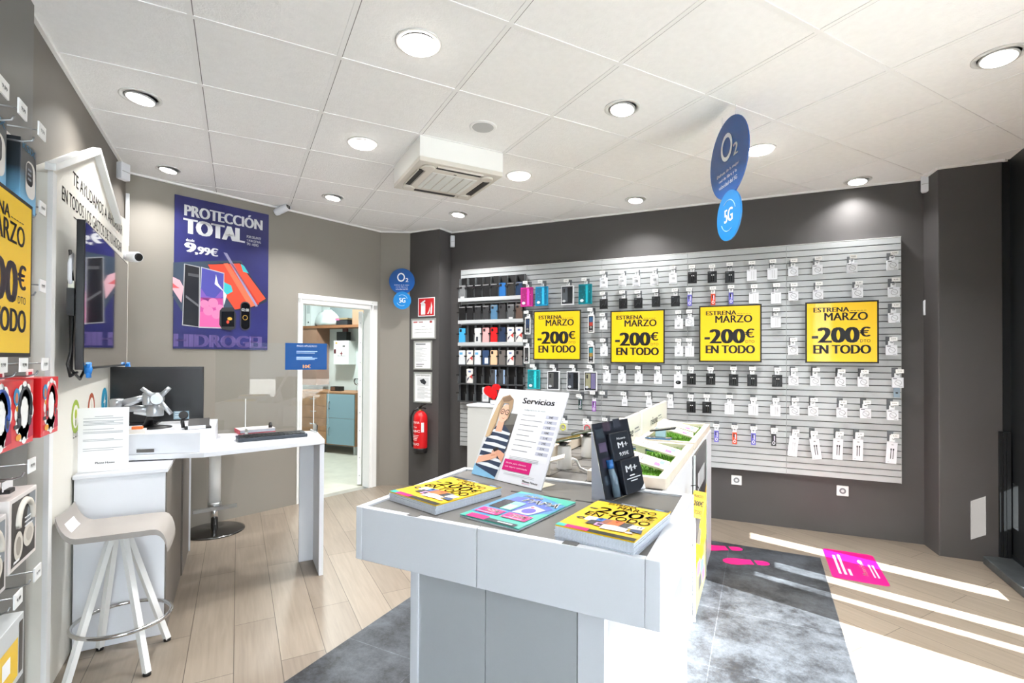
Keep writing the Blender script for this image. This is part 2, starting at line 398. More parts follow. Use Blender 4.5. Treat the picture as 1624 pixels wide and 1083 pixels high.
# street outside, and an unseen sun blocker and diffuser added for the light
PAV = mat('pavement', (112, 112, 112), .8, var=.06, vscale=3)
struct(MB().bx(AGL + .08, 30, -25, 25, -.2, -.06, PAV).build('ground_outside', rz=TA))
SUNBLK = mat('sun_blocker_grey', (150, 148, 144), .8)
o = MB().add([(AGL + .08, -.1, 2.78), (AGL + 1.58, -.1, 2.5), (AGL + 1.58, 4.8, 2.5), (AGL + .08, 4.8, 2.78), (AGL + .08, -.1, 2.75), (AGL + 1.58, -.1, 2.47), (AGL + 1.58, 4.8, 2.47), (AGL + .08, 4.8, 2.75)],
             [(0, 1, 2, 3), (7, 6, 5, 4), (0, 4, 5, 1), (1, 5, 6, 2), (2, 6, 7, 3), (3, 7, 4, 0)], SUNBLK).build('sun_blocker', rz=TA); struct(o)  # unseen slope added outside to cap how far the sun reaches in
struct(MB().bx(AGL + .022, AGL + .025, -1.95, -.45, .08, 2.6, SUNDIFF).build('window_7', rz=TA), 'added frosted sheet in the shop window, spreading sunlight as soft fill')  # unseen sheet added to stop direct sun and glow as soft fill

# office behind the door
OFF = mat('office_white', (206, 216, 214), .6)
OFL = mat('office_floor', (196, 196, 184), .4, var=.08, vscale=6)
off_p = Vector((1.90, 7.80, 0)); OB = Fr((-.25, 10.6), (2.86, 6.56))
struct(MB().prism([(BACK.w(0, -.1).x, BACK.w(0, -.1).y), (1.42, 5.74), (1.75, 5.6), (2.9, 6.6), (-.3, 10.8), (-1.2, 10)], -.08, .004, OFL).build('floor_office'))
struct(MB().bx(-.4, OB.len + .2, 0, .1, -.05, 2.9, OFF).build('wall_office_back', loc=OB.p, rz=OB.ang))
OL = Fr((-.55, 5.05), (-.5, 10.4)); struct(MB().bx(0, OL.len + .4, -.1, 0, -.05, 2.9, OFF).build('wall_office_left', loc=OL.p, rz=OL.ang))
ORt = Fr((2.9, 6.6), (1.95, 5.72)); struct(MB().bx(-.1, ORt.len + .1, 0, .1, -.05, 2.9, OFF).build('wall_office_right', loc=ORt.p, rz=ORt.ang))
struct(MB().prism([(BACK.w(-.1, -.1).x, BACK.w(-.1, -.1).y), (1.42, 5.74), (1.75, 5.6), (2.95, 6.6), (-.3, 10.8), (-1.2, 10)], 2.86, 2.95, OFF).build('ceiling_office'))

# door casing (trim), open door leaf
mb = MB()
for off0, off1, w0 in ((-.015, .0, .075), ):
    mb.bx(DS0 - .02, DS0 + .028, off0, .115, 0, DZ - .02, WHITE2); mb.bx(DS1 - .075, DS1 + .02, off0, .115, 0, DZ - .02, WHITE2); mb.bx(DS0 - .02, DS1 + .02, off0, .115, DZ - .075, DZ + .02, WHITE2)
    mb.bx(DS1 - .05, DS1 - .03, off0 - .008, off0, 0, DZ, WHITE2); mb.bx(DS0 + .0, DS0 + .01, off0 - .008, off0, 0, DZ, WHITE2); mb.bx(DS0, DS1, off0 - .008, off0, DZ - .03, DZ - .015, WHITE2)
struct(mb.build('trim_4', loc=BACK.p, rz=BACK.ang, bevel=.003), 'white door casing')
hp = BACK.w(DS1 - .082, -.12)
d = Vector((hp.x, hp.y, 0)).normalized(); ang = math.atan2(d.y, d.x) - math.radians(2)
t = bpy.data.objects.new('door_1', None); COL.objects.link(t); t.location = (hp.x, hp.y, 0); t.rotation_euler.z = ang; struct(t, 'white office door standing open')
mb = MB().bx(0, .78, 0, .045, .02, DZ - .09, WHITE2).build('door_leaf', t, bevel=.002)
mb = MB()
for z in (.12, .32, .62, .82, 1.0, 1.18, 1.38, 1.6, 1.82): mb.lathe([(.006, 0), (.006, .002)], STEEL, Matrix.Translation((-.001, .022, z)) @ Matrix.Rotation(-pi / 2, 4, 'Y'), 10)
mb.build('lock_screws', t)

# ---- ceiling fixtures
def downlight(px, py, r, label, tilt=False, power=1):
    p = onz(px, py, CEIL)
    t = thing('downlight', label, 'ceiling light', p, 0, 'recessed downlights in the tiled ceiling')
    rim = mat('downlight_rim', (216, 216, 214), .35)
    MB().lathe([(r, 0), (r, -.004), (r * .96, -.006), (r * .80, -.005), (r * .78, .0)], rim, None, 40).build('rim', t)
    M = Matrix.Translation((0, 0, -.006)) @ (Matrix.Rotation(.12, 4, 'Y') if tilt else Matrix())
    if tilt:
        MB().lathe([(r * .72, .0), (r * .74, -.008), (r * .68, -.009)], mat('downlight_ring_grey', (186, 186, 184), .4), M, 32).build('inner_ring', t)
    MB().lathe([(r * (.66 if tilt else .80), .0), (r * (.64 if tilt else .78), -.004)], LAMPM, M @ Matrix.Translation((0, 0, -.006)), 36).build('diffuser', t)
    l = bpy.data.lights.new('lamp', 'AREA'); l.shape = 'DISK'; l.size = r * 1.3; l.energy = LAMP_W * power; l.color = (1, .985, .965); l.spread = math.radians(125)
    ob = bpy.data.objects.new('lamp', l); COL.objects.link(ob); ob.parent = t; ob.location = (0, 0, -.03)
downlight(664, 68, .105, 'large round white downlight nearest the camera in the middle of the ceiling')
downlight(223, 154, .10, 'tilting downlight in the ceiling tile above the house shaped panel', True, .42)
downlight(575, 227, .10, 'round downlight just left of the ceiling air conditioner')
downlight(987, 171, .10, 'tilting downlight right of the round ceiling loudspeaker', True)
downlight(267, 268, .085, 'downlight above the blue poster near the left wall', True, .45)
downlight(528, 312, .095, 'tilting downlight in front of the grey wall right of the blue poster', True)
downlight(823, 278, .10, 'round downlight just right of the ceiling air conditioner')
downlight(727, 339, .095, 'downlight in front of the dark column', True)
downlight(1008, 316, .095, 'downlight above the middle of the silver slatwall', True, .5)
downlight(1205, 237, .10, 'round downlight just right of the hanging blue oval sign')
downlight(1360, 286, .095, 'downlight close to the dark wall above the right slatwall end', True, .35)
downlight(1584, 89, .10, 'tilting downlight at the far right of the ceiling', True)
p = onz(766, 201, CEIL)
t = thing('ceiling_speaker', 'round grey loudspeaker set in the ceiling beside the air conditioner', 'speaker', p)
MB().lathe([(.085, 0), (.085, -.004), (.078, -.007), (.066, -.006)], TBAR, None, 40, True, (True, False)).build('rim', t)
MB().lathe([(.067, -.004), (.064, -.0075)], mat('speaker_grille', (186, 187, 187), .6), None, 40).build('grille', t)

# air conditioner cassette hanging below the ceiling
X0, X1, Y0, Y1 = 2 * .6 - .1917, 3 * .6 - .1917, 2.4628 + .6, 2.4628 + 1.2
cx, cy = (X0 + X1) / 2, (Y0 + Y1) / 2; zb = CEIL - .165
t = thing('air_conditioner', 'white square cassette air conditioner hanging from the ceiling', 'air conditioner', (cx, cy, zb))
ACW = mat('ac_white', (238, 238, 234), .45); ACG = mat('ac_beige', (214, 209, 199), .45); SLOT = mat('ac_slot', (52, 50, 48), .7)
h = .3
mb = MB().bx(-h, h, -h, h, .03, .163, ACW).bx(-h - .001, -h + .07, -h - .002, -h + .01, .03, .163, ACW); mb.build('housing', t, bevel=.003)
mb = MB().prism([(-h, -h), (h, -h), (h, h), (-h, h)], 0.0, .032, ACG)
mb.bx(-.215, .215, -.215, .215, -.008, 0, ACG)
for sx_, sy in ((1, 1), (1, -1), (-1, 1), (-1, -1)): mb.lathe([(.045, .0), (.045, -.012), (.035, -.016)], ACG, Matrix.Translation((sx_ * .215, sy * .215, 0)), 20)
mb.build('panel', t, bevel=.004)
for k in range(4):
    M = Matrix.Rotation(k * pi / 2, 4, 'Z')
    m2 = MB(); m2.M = M; m2.bx(-.16, .16, -.262, -.222, -.006, .004, SLOT); m2.bx(-.165, .165, -.268, -.262, -.012, .0, ACG); m2.build('air_outlet', t)
mb = MB().bx(-.165, .165, -.165, .165, -.012, -.006, mat('ac_filter', (226, 226, 222), .6))
for k in range(5): mb.bx(-.165 + .066 * k - .003 + .033, -.165 + .066 * k + .003 + .033, -.165, .165, -.016, -.011, ACG)
for k in range(28): mb.bx(-.16, .16, -.16 + k * .0117, -.157 + k * .0117, -.0145, -.0115, mat('ac_fin', (205, 205, 200), .6))
mb.bx(-.02, .0, -.19, -.18, -.0095, -.007, BLACK)
mb.build('intake_grille', t)

# cameras and detectors
def dome_cam(name, label, p, rz, aim):
    t = thing(name, label, 'security camera', p, rz)
    mb = MB().lathe([(.035, 0), (.035, .012), (.02, .022)], WHITE, Matrix.Rotation(pi / 2, 4, 'X'), 20); mb.tube([(0, 0, 0), (0, -.05, -.01), (0, -.07, -.04)], .012, WHITE); mb.build('bracket', t)
    M = Matrix.Translation((0, -.075, -.055)) @ aim
    MB().lathe([(.001, -.07), (.03, -.068), (.034, -.05), (.034, .075), (.03, .085), (.026, .078)], WHITE, M, 24).build('body', t)
    MB().lathe([(.026, .07), (.026, .08), (.012, .081), (.010, .078)], BLACK, M, 20).build('lens', t)
s, z = BACK.px(446, 332, .07)
dome_cam('security_camera', 'white bullet security camera on the grey wall beside the blue poster', BACK.w(s, 0, z + .05), BACK.ang, Matrix.Rotation(math.radians(24), 4, 'Z') @ Matrix.Rotation(math.radians(72), 4, 'X'))
s, z = LEFT.px(206, 407, .11)
t = thing('security_camera', 'white bullet security camera above the right end of the television', 'security camera', LEFT.w(s, .075, z), pi / 2)
MB().tube([(0, 0, 0), (.0, -.05, 0)], .02, WHITE, 12).build('bracket', t)
M = Matrix.Translation((0, -.045, 0)) @ Matrix.Rotation(math.radians(-50), 4, 'Z') @ Matrix.Rotation(math.radians(96), 4, 'X')
MB().lathe([(.02, -.045), (.034, -.035), (.036, .06), (.03, .075)], WHITE, M, 24).build('body', t)
MB().lathe([(.028, .074), (.026, .078), (.01, .079)], BLACK, M, 20).build('lens', t)
def pir(fr, u, v, off, hgt, label, rz=0, wd_=.06):
    s, z = fr.px(u, v, off)
    t = thing('motion_detector', label, 'motion detector', fr.w(s, off, z), fr.ang + rz)
    MB().plate([(-wd_ / 2, -hgt / 2), (wd_ / 2, -hgt / 2), (wd_ / 2, hgt / 2), (-wd_ / 2, hgt / 2)], -.025, .02, WHITE).build('housing', t, bevel=.008)
    MB().bx(-wd_ / 2 + .008, wd_ / 2 - .008, -.027, -.02, -.006, -.002, C('a8aaac')).build('lens_slot', t)
    return t
pir(LEFT, 195, 272, .05, .12, 'white motion detector in the ceiling corner behind the house shaped panel', math.radians(-35), .075)
p = LEFT.w(4.74, .02, 2.28)
meta(MB().bx(-.011, .011, -.008, .008, 0, .40, WHITE).build('cable_trunking', loc=p), 'white cable trunking below the corner motion detector', 'trunking')
pir(WALL, 717.5, 383, .03, .13, 'small white motion detector in the corner beside the dark column', math.radians(40), .05)
s, z = WALL.px(1472, 291, .06)
t = pir(WALL, 1472, 291, .06, .13, 'white alarm box at the ceiling beside the dark pillar', math.radians(-25), .085)
p = WALL.w(WALL.px(1472, 300, .02)[0], .012, 0); z1 = WALL.px(1472, 305, .012)[1]; z0 = WALL.px(1474, 480, .012)[1]
meta(MB().tube([(0, 0, z1), (.002, 0, (z0 + z1) / 2), (0, 0, z0)], .006, WHITE).build('cable', loc=p), 'thin white cable running down the dark wall beside the pillar', 'cable')
s, z = WALL.px(1475.5, 487, .02)
t = thing('thermostat', 'white wall sensor at the end of the cable beside the pillar', 'thermostat', WALL.w(s, 0, z), WALL.ang)
MB().plate([(-.042, -.062), (.042, -.062), (.042, .05), (.03, .062), (-.03, .062), (-.042, .05)], -.028, -.001, WHITE).build('housing', t, bevel=.006)
MB().bx(-.014, .02, -.0295, -.027, .018, .036, INK).build('display', t)
for u, v, lab in ((1168, 761, 'white wall socket under the middle of the slatwall'), (1336, 778, 'white wall socket under the right end of the slatwall')):
    s, z = WALL.px(u, v, 0)
    t = thing('wall_socket', lab, 'socket', WALL.w(s, 0, z), WALL.ang, 'wall sockets under the slatwall')
    MB().bx(-.042, .042, -.012, -.001, -.042, .042, WHITE2).build('plate', t, bevel=.004)
    MB().lathe([(.024, 0), (.022, .002), (.020, -.004)], C('7c8084'), Matrix.Translation((0, -.0125, 0)) @ Matrix.Rotation(pi / 2, 4, 'X'), 20).lathe([(.012, 0), (.011, .003)], C('d8dadc'), Matrix.Translation((0, -.0125, 0)) @ Matrix.Rotation(pi / 2, 4, 'X'), 16).build('outlet', t)
# ================================================================ SLATWALL AND WHAT HANGS ON IT
PW, PZ0, PZ1, NS = .7905, .466, 2.405, 38
pt = (PZ1 - PZ0) / NS
mb = MB().bx(0, PW, -.036, -.001, 0, PZ1 - PZ0, SLATGAP)
mb2 = MB()
for k in range(NS):
    mb2.bx(.0012, PW - .0012, -.05, -.03, k * pt + .0035, (k + 1) * pt - .0035, SLAT)
mb2.bx(-.0, .0012, -.0495, -.001, 0, PZ1 - PZ0, SLAT); mb2.bx(PW - .0012, PW, -.0495, -.001, 0, PZ1 - PZ0, SLAT); mb2.bx(0, PW, -.051, -.001, PZ1 - PZ0, PZ1 - PZ0 + .004, WHITE2)
pl = ['carrying the black rack of phone cases', 'with the leftmost yellow poster and phone case boxes', 'with the second yellow poster', 'with the third yellow poster and the black cable packs', 'with the rightmost yellow poster']
root = None
for k in range(5):
    lab = 'silver slatwall panel ' + pl[k]
    if root is None:
        root = thing('slatwall', lab, 'slatwall', WALL.w(.155, 0, PZ0), WALL.ang, 'silver slatwall panels')
        mb.build('backing', root); mb2.build('slats', root)
    else: dup(root, WALL.w(.155 + k * (PW + .0015), 0, PZ0), WALL.ang, lab)

def yellow_art(mb, M, W, H, extra=True):
    mb.rect(0, 0, W, H, YEL, M, 0)
    def T(s, x0, x1, y0, y1, b=.0, lay=2, m=INK): mb.text(s, x0 * W, (1 - y1) * H, (x1 - x0) * W, (y1 - y0) * H, m, M, lay, b)
    T('ESTRENA', .10, .61, .075, .155, .04); T('MARZO', .26, .87, .165, .30, .035)
    mb.rect(.07 * W, .395 * H, .095 * W, .045 * H, INK, M, 2)
    T('200', .175, .74, .415, .68, .06); T('€', .765, .90, .415, .58, .05); T('DTO', .765, .91, .625, .675, .004); T('EN TODO', .10, .91, .715, .865, .06)
    for k in range(5): mb.rect((.63 + k * .047) * W, .857 * H, .035 * W, .006 * H, INK, M, 2)

def yellow_poster(loc, rz, label, W=.5, H=.5, tilt=0):
    t = thing('yellow_poster', label, 'poster', loc, rz, 'yellow -200 euro offer posters')
    mb = MB().bx(-W / 2, W / 2, -.004, .004, -H / 2, H / 2, BLK_FR); mb.build('foam_board', t)
    fr = .012; m2 = MB(); M = Matrix.Translation((-W / 2 + fr, -.0045, -H / 2 + fr)) @ RX90
    yellow_art(m2, M, W - 2 * fr, H - 2 * fr); m2.build('print', t)
    h = MB()
    for x in (-W * .3, W * .3): h.tube([(x, .005, H / 2 - .03), (x, .085, H / 2 - .03)], .003, CHROME)
    h.build('hanging_wire', t)
    t.rotation_euler.x = tilt
    return t
for P, lab in (([(846.8, 493.2), (921.7, 492.3), (920.6, 572.4), (846, 569)], 'leftmost of the yellow -200 euro posters on the slatwall, beside the case rack'),
               ([(967.2, 494.6), (1053.2, 490.3), (1054.7, 575), (969.8, 575.7)], 'second yellow -200 euro poster from the left on the slatwall'),
               ([(1108, 486.6), (1207, 481.8), (1208.4, 573), (1109.7, 574.5)], 'third yellow -200 euro poster from the left on the slatwall'),
               ([(1277.3, 479.4), (1395.5, 477), (1393, 576.1), (1276.1, 574.5)], 'rightmost yellow -200 euro poster on the slatwall')):
    q = [WALL.px(u, v, .14) for u, v in P]
    yellow_poster(WALL.w(sum(a for a, b in q) / 4, .14, sum(b for a, b in q) / 4), WALL.ang, lab, .497, .497)

# ---- hooks: base clip, wire, price tag on the upper wire
def make_hook(L):
    t = thing('display_hook', '', 'hook', (0, 0, 0))
    MB().bx(-.02, .02, -.004, 0, -.045, .035, C('64686c', .5)).build('wall_clip', t)
    m = MB().tube([(0, -.003, -.02), (0, -L + .02, -.02), (0, -L + .008, -.014), (0, -L, -.004)], .0022, STEEL, 6); m.tube([(0, -.003, .012), (0, -L - .005, .012)], .0018, STEEL, 6); m.build('wire', t)
    m = MB().bx(-.025, .025, -L - .008, -L - .005, -.004, .025, WHITE2); m.text('9,99', -.014, .006, .028, .009, INK, Matrix.Translation((0, -L - .0082, 0)) @ RX90, 1, .02); m.build('price_tag', t)
    return t
HL = .125
HOOK = [None]
def hook(s, z, what, off0=.0515):
    lab = what[1:] if what[0] == '!' else 'price hook of the ' + what
    if len(lab.split()) > 16: lab = 'hook of ' + what
    loc = WALL.w(s, off0, z - .01)
    if HOOK[0] is None:
        HOOK[0] = make_hook(HL); HOOK[0].location = loc; HOOK[0].rotation_euler.z = WALL.ang; HOOK[0]['label'] = lab; HOOK[0]['group'] = 'slatwall display hooks'
    else: dup(HOOK[0], loc, WALL.ang, lab, 'slatwall display hooks')

# ---- products (local: x centred, z down from the wire at 0, front -y)
G1, G2, G3 = C('9a9ea2'), C('c3c6ca'), C('6c7074')
def tab(t, w, z0=-.03, m=None):
    p = MB().plate([(-w * .3, z0), (w * .3, z0), (w * .28, .006), (-w * .28, .006)], -.0008, .0008, m or C('e4e6e8'))
    p.rect(-.008, -.005, .016, .006, G3, Matrix.Translation((0, -.0009, 0)) @ RX90, 1); p.build('hang_tab', t)
def card(t, w, h, z0, m, dep=.018, name='box'):
    return MB().bx(-w / 2, w / 2, -dep, .0, z0 - h, z0, m)
def fM(w, h, z0, dep): return Matrix.Translation((-w / 2, -dep - .0003, z0 - h)) @ RX90
def mk(kind):
    names = {'cable': 'cable_pack', 'black': 'cable_pack', 'blackbox': 'charger_box', 'charger': 'charger_box', 'round': 'cable_pack', 'light': 'earphone_pack', 'key': 'lanyard_pack', 'long': 'cable_pack',
             'case': 'phone_case_box', 'glitter': 'phone_case_box', 'strap': 'watch_strap_box', 'mouse': 'mouse_box', 'ringpack': 'cable_pack', 'small': 'adapter_pack'}
    k = kind.split(':')[0]; col = kind.split(':')[1] if ':' in kind else None
    t = thing(names[k], '', {'cable': 'cable', 'black': 'cable', 'blackbox': 'charger', 'charger': 'charger', 'round': 'cable', 'light': 'earphones', 'key': 'lanyard', 'long': 'cable', 'case': 'phone case', 'glitter': 'phone case', 'strap': 'watch strap', 'mouse': 'mouse', 'ringpack': 'cable', 'small': 'adapter'}[k], (0, 0, 0))
    z0 = -.026
    if k == 'charger':
        w, h, d = .07, .1, .03; b = card(t, w, h, z0, WHITE, d); M = fM(w, h, z0, d)
        b.disc(w * .48, h * .55, .017, .014, G2, M, 1).rect(w * .42, h * .42, .022, .018, G1, M, 2).rect(w * .15, h * .08, w * .7, .004, G3, M, 1).rect(w * .2, h * .85, w * .4, .006, G3, M, 1)
    elif k == 'black':
        w, h, d = .075, .1, .02; b = card(t, w, h, z0, BLACKS, d); M = fM(w, h, z0, d)
        for x in (.46, .66): b.disc(w * x, h * .66, .0045, .0045, C('e8e8e8'), M, 1); b.rect(w * x - .002, h * .1, .004, h * .5, C('0c0c0e', .2), M, 1)
        b.rect(w * .1, h * .86, w * .3, .004, G3, M, 1)
    elif k == 'blackbox':
        w, h, d = .074, .095, .024; b = card(t, w, h, z0, BLACKS, d); M = fM(w, h, z0, d)
        b.tube([M @ Vector(p) for p in ((.012, .02, .001), (.035, .05, .001), (.05, .03, .001), (.062, .075, .001))], .0018, C('4a4c50'), 6); b.rect(w * .1, h * .85, w * .25, .004, G3, M, 1)
    elif k in ('cable', 'round', 'light', 'small'):
        w, h, d = {'cable': (.076, .095, .02), 'round': (.072, .078, .022), 'light': (.072, .092, .02), 'small': (.052, .066, .015)}[k]
        b = card(t, w, h, z0, WHITE, d); M = fM(w, h, z0, d)
        if k == 'cable':
            for x in (.45, .66): b.rect(w * x, h * .12, .006, h * .72, G2, M, 1)
            b.rect(w * .08, h * .88, w * .25, .004, G1, M, 1)
        elif k == 'round': b.ring(w * .52, h * .48, .019, .0225, G1, M, 1).tube([M @ Vector(p) for p in ((.02, .05, .001), (.037, .038, .001), (.046, .028, .001), (.055, .03, .001))], .0013, G1, 5).rect(w * .08, h * .85, w * .34, .005, INK, M, 1).rect(w * .6, h * .07, w * .3, .003, G3, M, 1)
        elif k == 'light': b.flat([(w * .35, h * .25), (w * .5, h * .22), (w * .75, h * .62), (w * .62, h * .66)], G2, M, 1).disc(w * .45, h * .3, .012, .009, G1, M, 2).rect(w * .08, h * .88, w * .3, .004, G1, M, 1)
        else: b.rect(w * .2, h * .3, w * .6, h * .3, G2, M, 1)
    elif k == 'mouse':
        w, h, d = .072, .125, .03; b = card(t, w, h, z0, WHITE, d); M = fM(w, h, z0, d)
        b.disc(w * .52, h * .42, .024, .017, BLACK, M, 1).disc(w * .45, h * .44, .008, .004, G3, M, 2).rect(w * .35, h * .82, w * .3, .006, G3, M, 1)
    elif k == 'key':
        w, h, d = .036, .1, .012; b = card(t, w, h, z0, C(col, .35), d); M = fM(w, h, z0, d)
        b.disc(w * .5, h * .25, .011, .014, C('e6e6ee'), M, 1).disc(w * .5, h * .25, .006, .008, C(col, .35), M, 2).rect(w * .25, h * .6, w * .22, h * .32, INK, M, 1).rect(w * .55, h * .45, w * .2, h * .4, C('d8d8f0'), M, 1)
    elif k == 'long':
        w, h, d = .068, .168, .014; b = card(t, w, h, z0 - .02, WHITE, d); M = fM(w, h, z0 - .02, d)
        cc_ = G2 if col == 'w' else INK
        for x in (.38, .6): b.rect(w * x, h * .22, .005, h * .42, cc_, M, 1); b.rect(w * x - .002, h * .62, .009, h * .08, cc_, M, 1)
        b.rect(w * .42, h * .86, w * .2, .005, G3, M, 1).rect(w * .15, h * .06, w * .15, .004, G1, M, 1)
        tab(t, .06, -.052)
    elif k == 'strap':
        w, h, d = .058, .175, .028; b = card(t, w, h, z0, WHITE2, d); M = fM(w, h, z0, d)
        b.rect(w * .12, h * .06, w * .76, h * .86, BLACKS, M, 1)
        c1, c2 = col.split('+')
        for x in (.26, .56): b.rect(w * x, h * .5, w * .18, h * .36, C(c1), M, 2); b.rect(w * x, h * .38, w * .18, h * .2, C(c2), M, 3)
        b.ring(w * .5, h * .3, .006, .009, C('d0d2d6'), M, 3).rect(w * .25, h * .1, w * .5, .006, C('d8d8dc'), M, 3)
    elif k == 'case':
        w, h, d = .125, .19, .03; b = card(t, w, h, z0, C('d6d8dc'), d); M = fM(w, h, z0, d)
        c1, c2 = col.split('+')
        b.rect(w * .06, h * .05, w * .88, h * .9, C('33363b', .2), M, 1); b.rect(w * .12, h * .16, w * .4, h * .74, C(c1), M, 2); b.rect(w * .56, h * .12, w * .34, h * .78, C(c2, .25), M, 2)
        b.rect(w * .18, h * .64, w * .14, h * .2, C('17181b'), M, 3).disc(w * .24, h * .2, .016, .012, C('b8bcc2'), M, 3)
    elif k == 'glitter':
        w, h, d = .13, .195, .03; b = card(t, w, h, z0, C(col, .25), d); M = fM(w, h, z0, d)
        hi = tuple(min(255, int(int(col[i:i + 2], 16) * 1.25 + 18)) for i in (0, 2, 4)); lo = tuple(int(int(col[i:i + 2], 16) * .75) for i in (0, 2, 4))
        b.rect(w * .06, h * .05, w * .44, h * .88, C(lo, .3), M, 1).rect(w * .58, h * .08, w * .12, h * .85, C(hi, .2), M, 1).rect(w * .76, h * .05, w * .18, h * .9, C(lo, .25), M, 1).disc(w * .26, h * .18, .018, .014, C('cfdde2'), M, 2)
        for q in range(9): b.disc(w * (.12 + .09 * q), h * (.3 + .5 * ((q * 37) % 10) / 10), .003, .004, C(hi, .2), M, 3, 8)
    elif k == 'ringpack':
        w, h, d = .085, .10, .012; b = MB().bx(-w / 2, w / 2, -.003, 0, z0 - h, z0 + .01, C('c9cccc')); M = fM(w, h, z0, d)
        b.tube([M @ Vector((w / 2 + .027 * math.cos(a), h * .45 + .029 * math.sin(a), .002)) for a in [2 * pi * q / 20 for q in range(20)]], .005, C(col), 7, True)
        b.rect(-.004, h * .85, w + .008, h * .28, C('eceef0'), fM(w, h, z0, .004), 2).ring(w / 2, h * .45, .012, .018, C('b9aea0'), fM(w, h, z0, .004), 1)
    b.build('box', t, bevel=.0012, seg=1)
    if k != 'long': tab(t, .06)
    return t
PROTO = {}; COUNT = {}
def put(kind, u, v, label, tag=None, rot=0, grp=None, cz=None):
    """product whose card centre is at photo point (u,v); tag: photo point of its price tag"""
    off = .115
    s, z = WALL.px(u, v, off)
    half = {'charger': .05, 'black': .05, 'blackbox': .0475, 'cable': .0475, 'round': .039, 'light': .046, 'small': .033, 'mouse': .0625, 'key': .05, 'long': .104, 'strap': .0875, 'case': .095, 'glitter': .0975, 'ringpack': .05}[kind.split(':')[0]] + .026
    loc = WALL.w(s, off, z + half)
    if tag: ts, tz = WALL.px(*tag, .05 + HL)
    else: ts, tz = s, z + half + .02
    if kind not in PROTO:
        t = mk(kind); PROTO[kind] = t; t.location = loc; t.rotation_euler = (0, 0, WALL.ang); t['label'] = label
    else: t = dup(PROTO[kind], loc, WALL.ang, label)
    t['group'] = grp or GRP[kind.split(':')[0]]
    if rot: t.rotation_euler.y = rot; t.rotation_mode = 'ZYX'; t.rotation_euler = (0, rot, WALL.ang); t.rotation_mode = 'XYZ'
    hook(s, tz, label.split(',')[0] if False else label)
GRP = {'charger': 'white charger boxes', 'black': 'black cable packs', 'blackbox': 'black charger boxes', 'cable': 'white cable boxes', 'round': 'white coiled cable boxes', 'light': 'white earphone packs', 'small': 'small white adapter packs',
       'mouse': 'mouse box', 'key': 'coloured lanyard packs', 'long': 'tall white cable packs', 'strap': 'watch strap boxes', 'case': 'phone case boxes', 'glitter': 'coloured phone case packs', 'ringpack': 'round cable packs'}
def A(x, y): return 720 + x * .22167, 360 + y * .22167
def B(x, y): return 720 + x * .22167, 520 + y * .22167
def Cc(x, y): return 1060 + x * .24015, 360 + y * .24015
def D(x, y): return 1060 + x * .24015, 560 + y * .24015
POSN = ['leftmost', 'second from left', 'third from left', 'fourth from left', 'fifth from left', 'sixth from left', 'seventh from left', 'rightmost']
def row(kind, desc, where, f, items):
    n = len(items)
    for k, (x0, y0, x1, y1, tx, ty) in enumerate(items):
        pos = '' if n == 1 else (', leftmost of %d' % n if k == 0 else (', rightmost of %d' % n if k == n - 1 else ', %s of %d' % (ORD[k], n)))
        put(kind, *f((x0 + x1) / 2, (y0 + y1) / 2), desc + pos + ', ' + where, f(tx, ty))
# phone case packs and boxes
row('glitter:c9308f', 'pink glitter phone case pack', 'overlapping the rack edge in the top row', A, [(475, 435, 578, 570, 505, 397)])
row('glitter:1d8fbf', 'bright blue phone case pack', 'right of the pink pack', A, [(580, 425, 685, 568, 620, 390)])
row('case:4a5058+26282c', 'dark grey phone case box', 'above the leftmost yellow poster', A, [(765, 420, 868, 560, 800, 385)])
row('glitter:0f7f8e', 'teal phone case pack', 'above the right corner of the leftmost poster', A, [(888, 412, 998, 552, 930, 375)])
row('glitter:159aa4', 'turquoise phone case pack', 'below the leftmost yellow poster', B, [(518, 300, 635, 435, 553, 272)])
row('case:4d4f4e+303236', 'grey phone case box', 'below the leftmost yellow poster', B, [(670, 310, 765, 440, 702, 275)])
row('case:3a3f4a+15181d', 'black phone case box', 'below the right side of the leftmost poster', B, [(808, 312, 905, 445, 842, 275)])
row('case:8e8d72+6f6a8e', 'olive and purple phone case box', 'between the two leftmost posters', B, [(930, 312, 1032, 450, 978, 278)])
row('strap:27456f+1d2f52', 'navy watch strap box', 'upper one left of the leftmost poster', A, [(512, 640, 555, 775, 518, 610)])
row('strap:2a6aa0+d8432f', 'blue and red watch strap box', 'right of the leftmost poster', A, [(958, 620, 1012, 765, 970, 590)])
row('strap:3a3a3c+555254', 'black watch strap box', 'lower one left of the leftmost poster', A, [(500, 845, 552, 985, 505, 815)])
row('strap:3fb4c4+c8a24a', 'turquoise and yellow watch strap box', 'right of the leftmost poster', A, [(958, 840, 1012, 982, 972, 825)])
# white charger boxes, black charger boxes
row('charger', 'white charger box', 'top row of the slatwall', A, [(1037, 352, 1110, 452, 1060, 325), (1175, 340, 1240, 438, 1195, 320), (1278, 340, 1338, 440, 1300, 312), (1403, 330, 1468, 432, 1430, 302), (1535, 318, 1603, 425, 1560, 290)])
row('blackbox', 'black charger box', 'second row of the slatwall', A, [(1037, 508, 1110, 596, 1057, 475), (1180, 505, 1245, 592, 1205, 465), (1287, 500, 1355, 588, 1312, 465), (1412, 490, 1482, 580, 1440, 455), (1550, 485, 1620, 578, 1580, 452)])
row('light', 'white earphone pack', 'left of the second poster', A, [(1040, 655, 1105, 745, 1062, 627)])
row('light', 'white earphone pack', 'lower left of the second poster', A, [(1048, 845, 1105, 932, 1072, 810)])
row('light', 'white earphone pack', 'upper right of the second poster', A, [(1575, 645, 1645, 740, 1600, 610)])
row('light', 'white earphone pack', 'lower right of the second poster', A, [(1575, 840, 1645, 935, 1600, 812)])
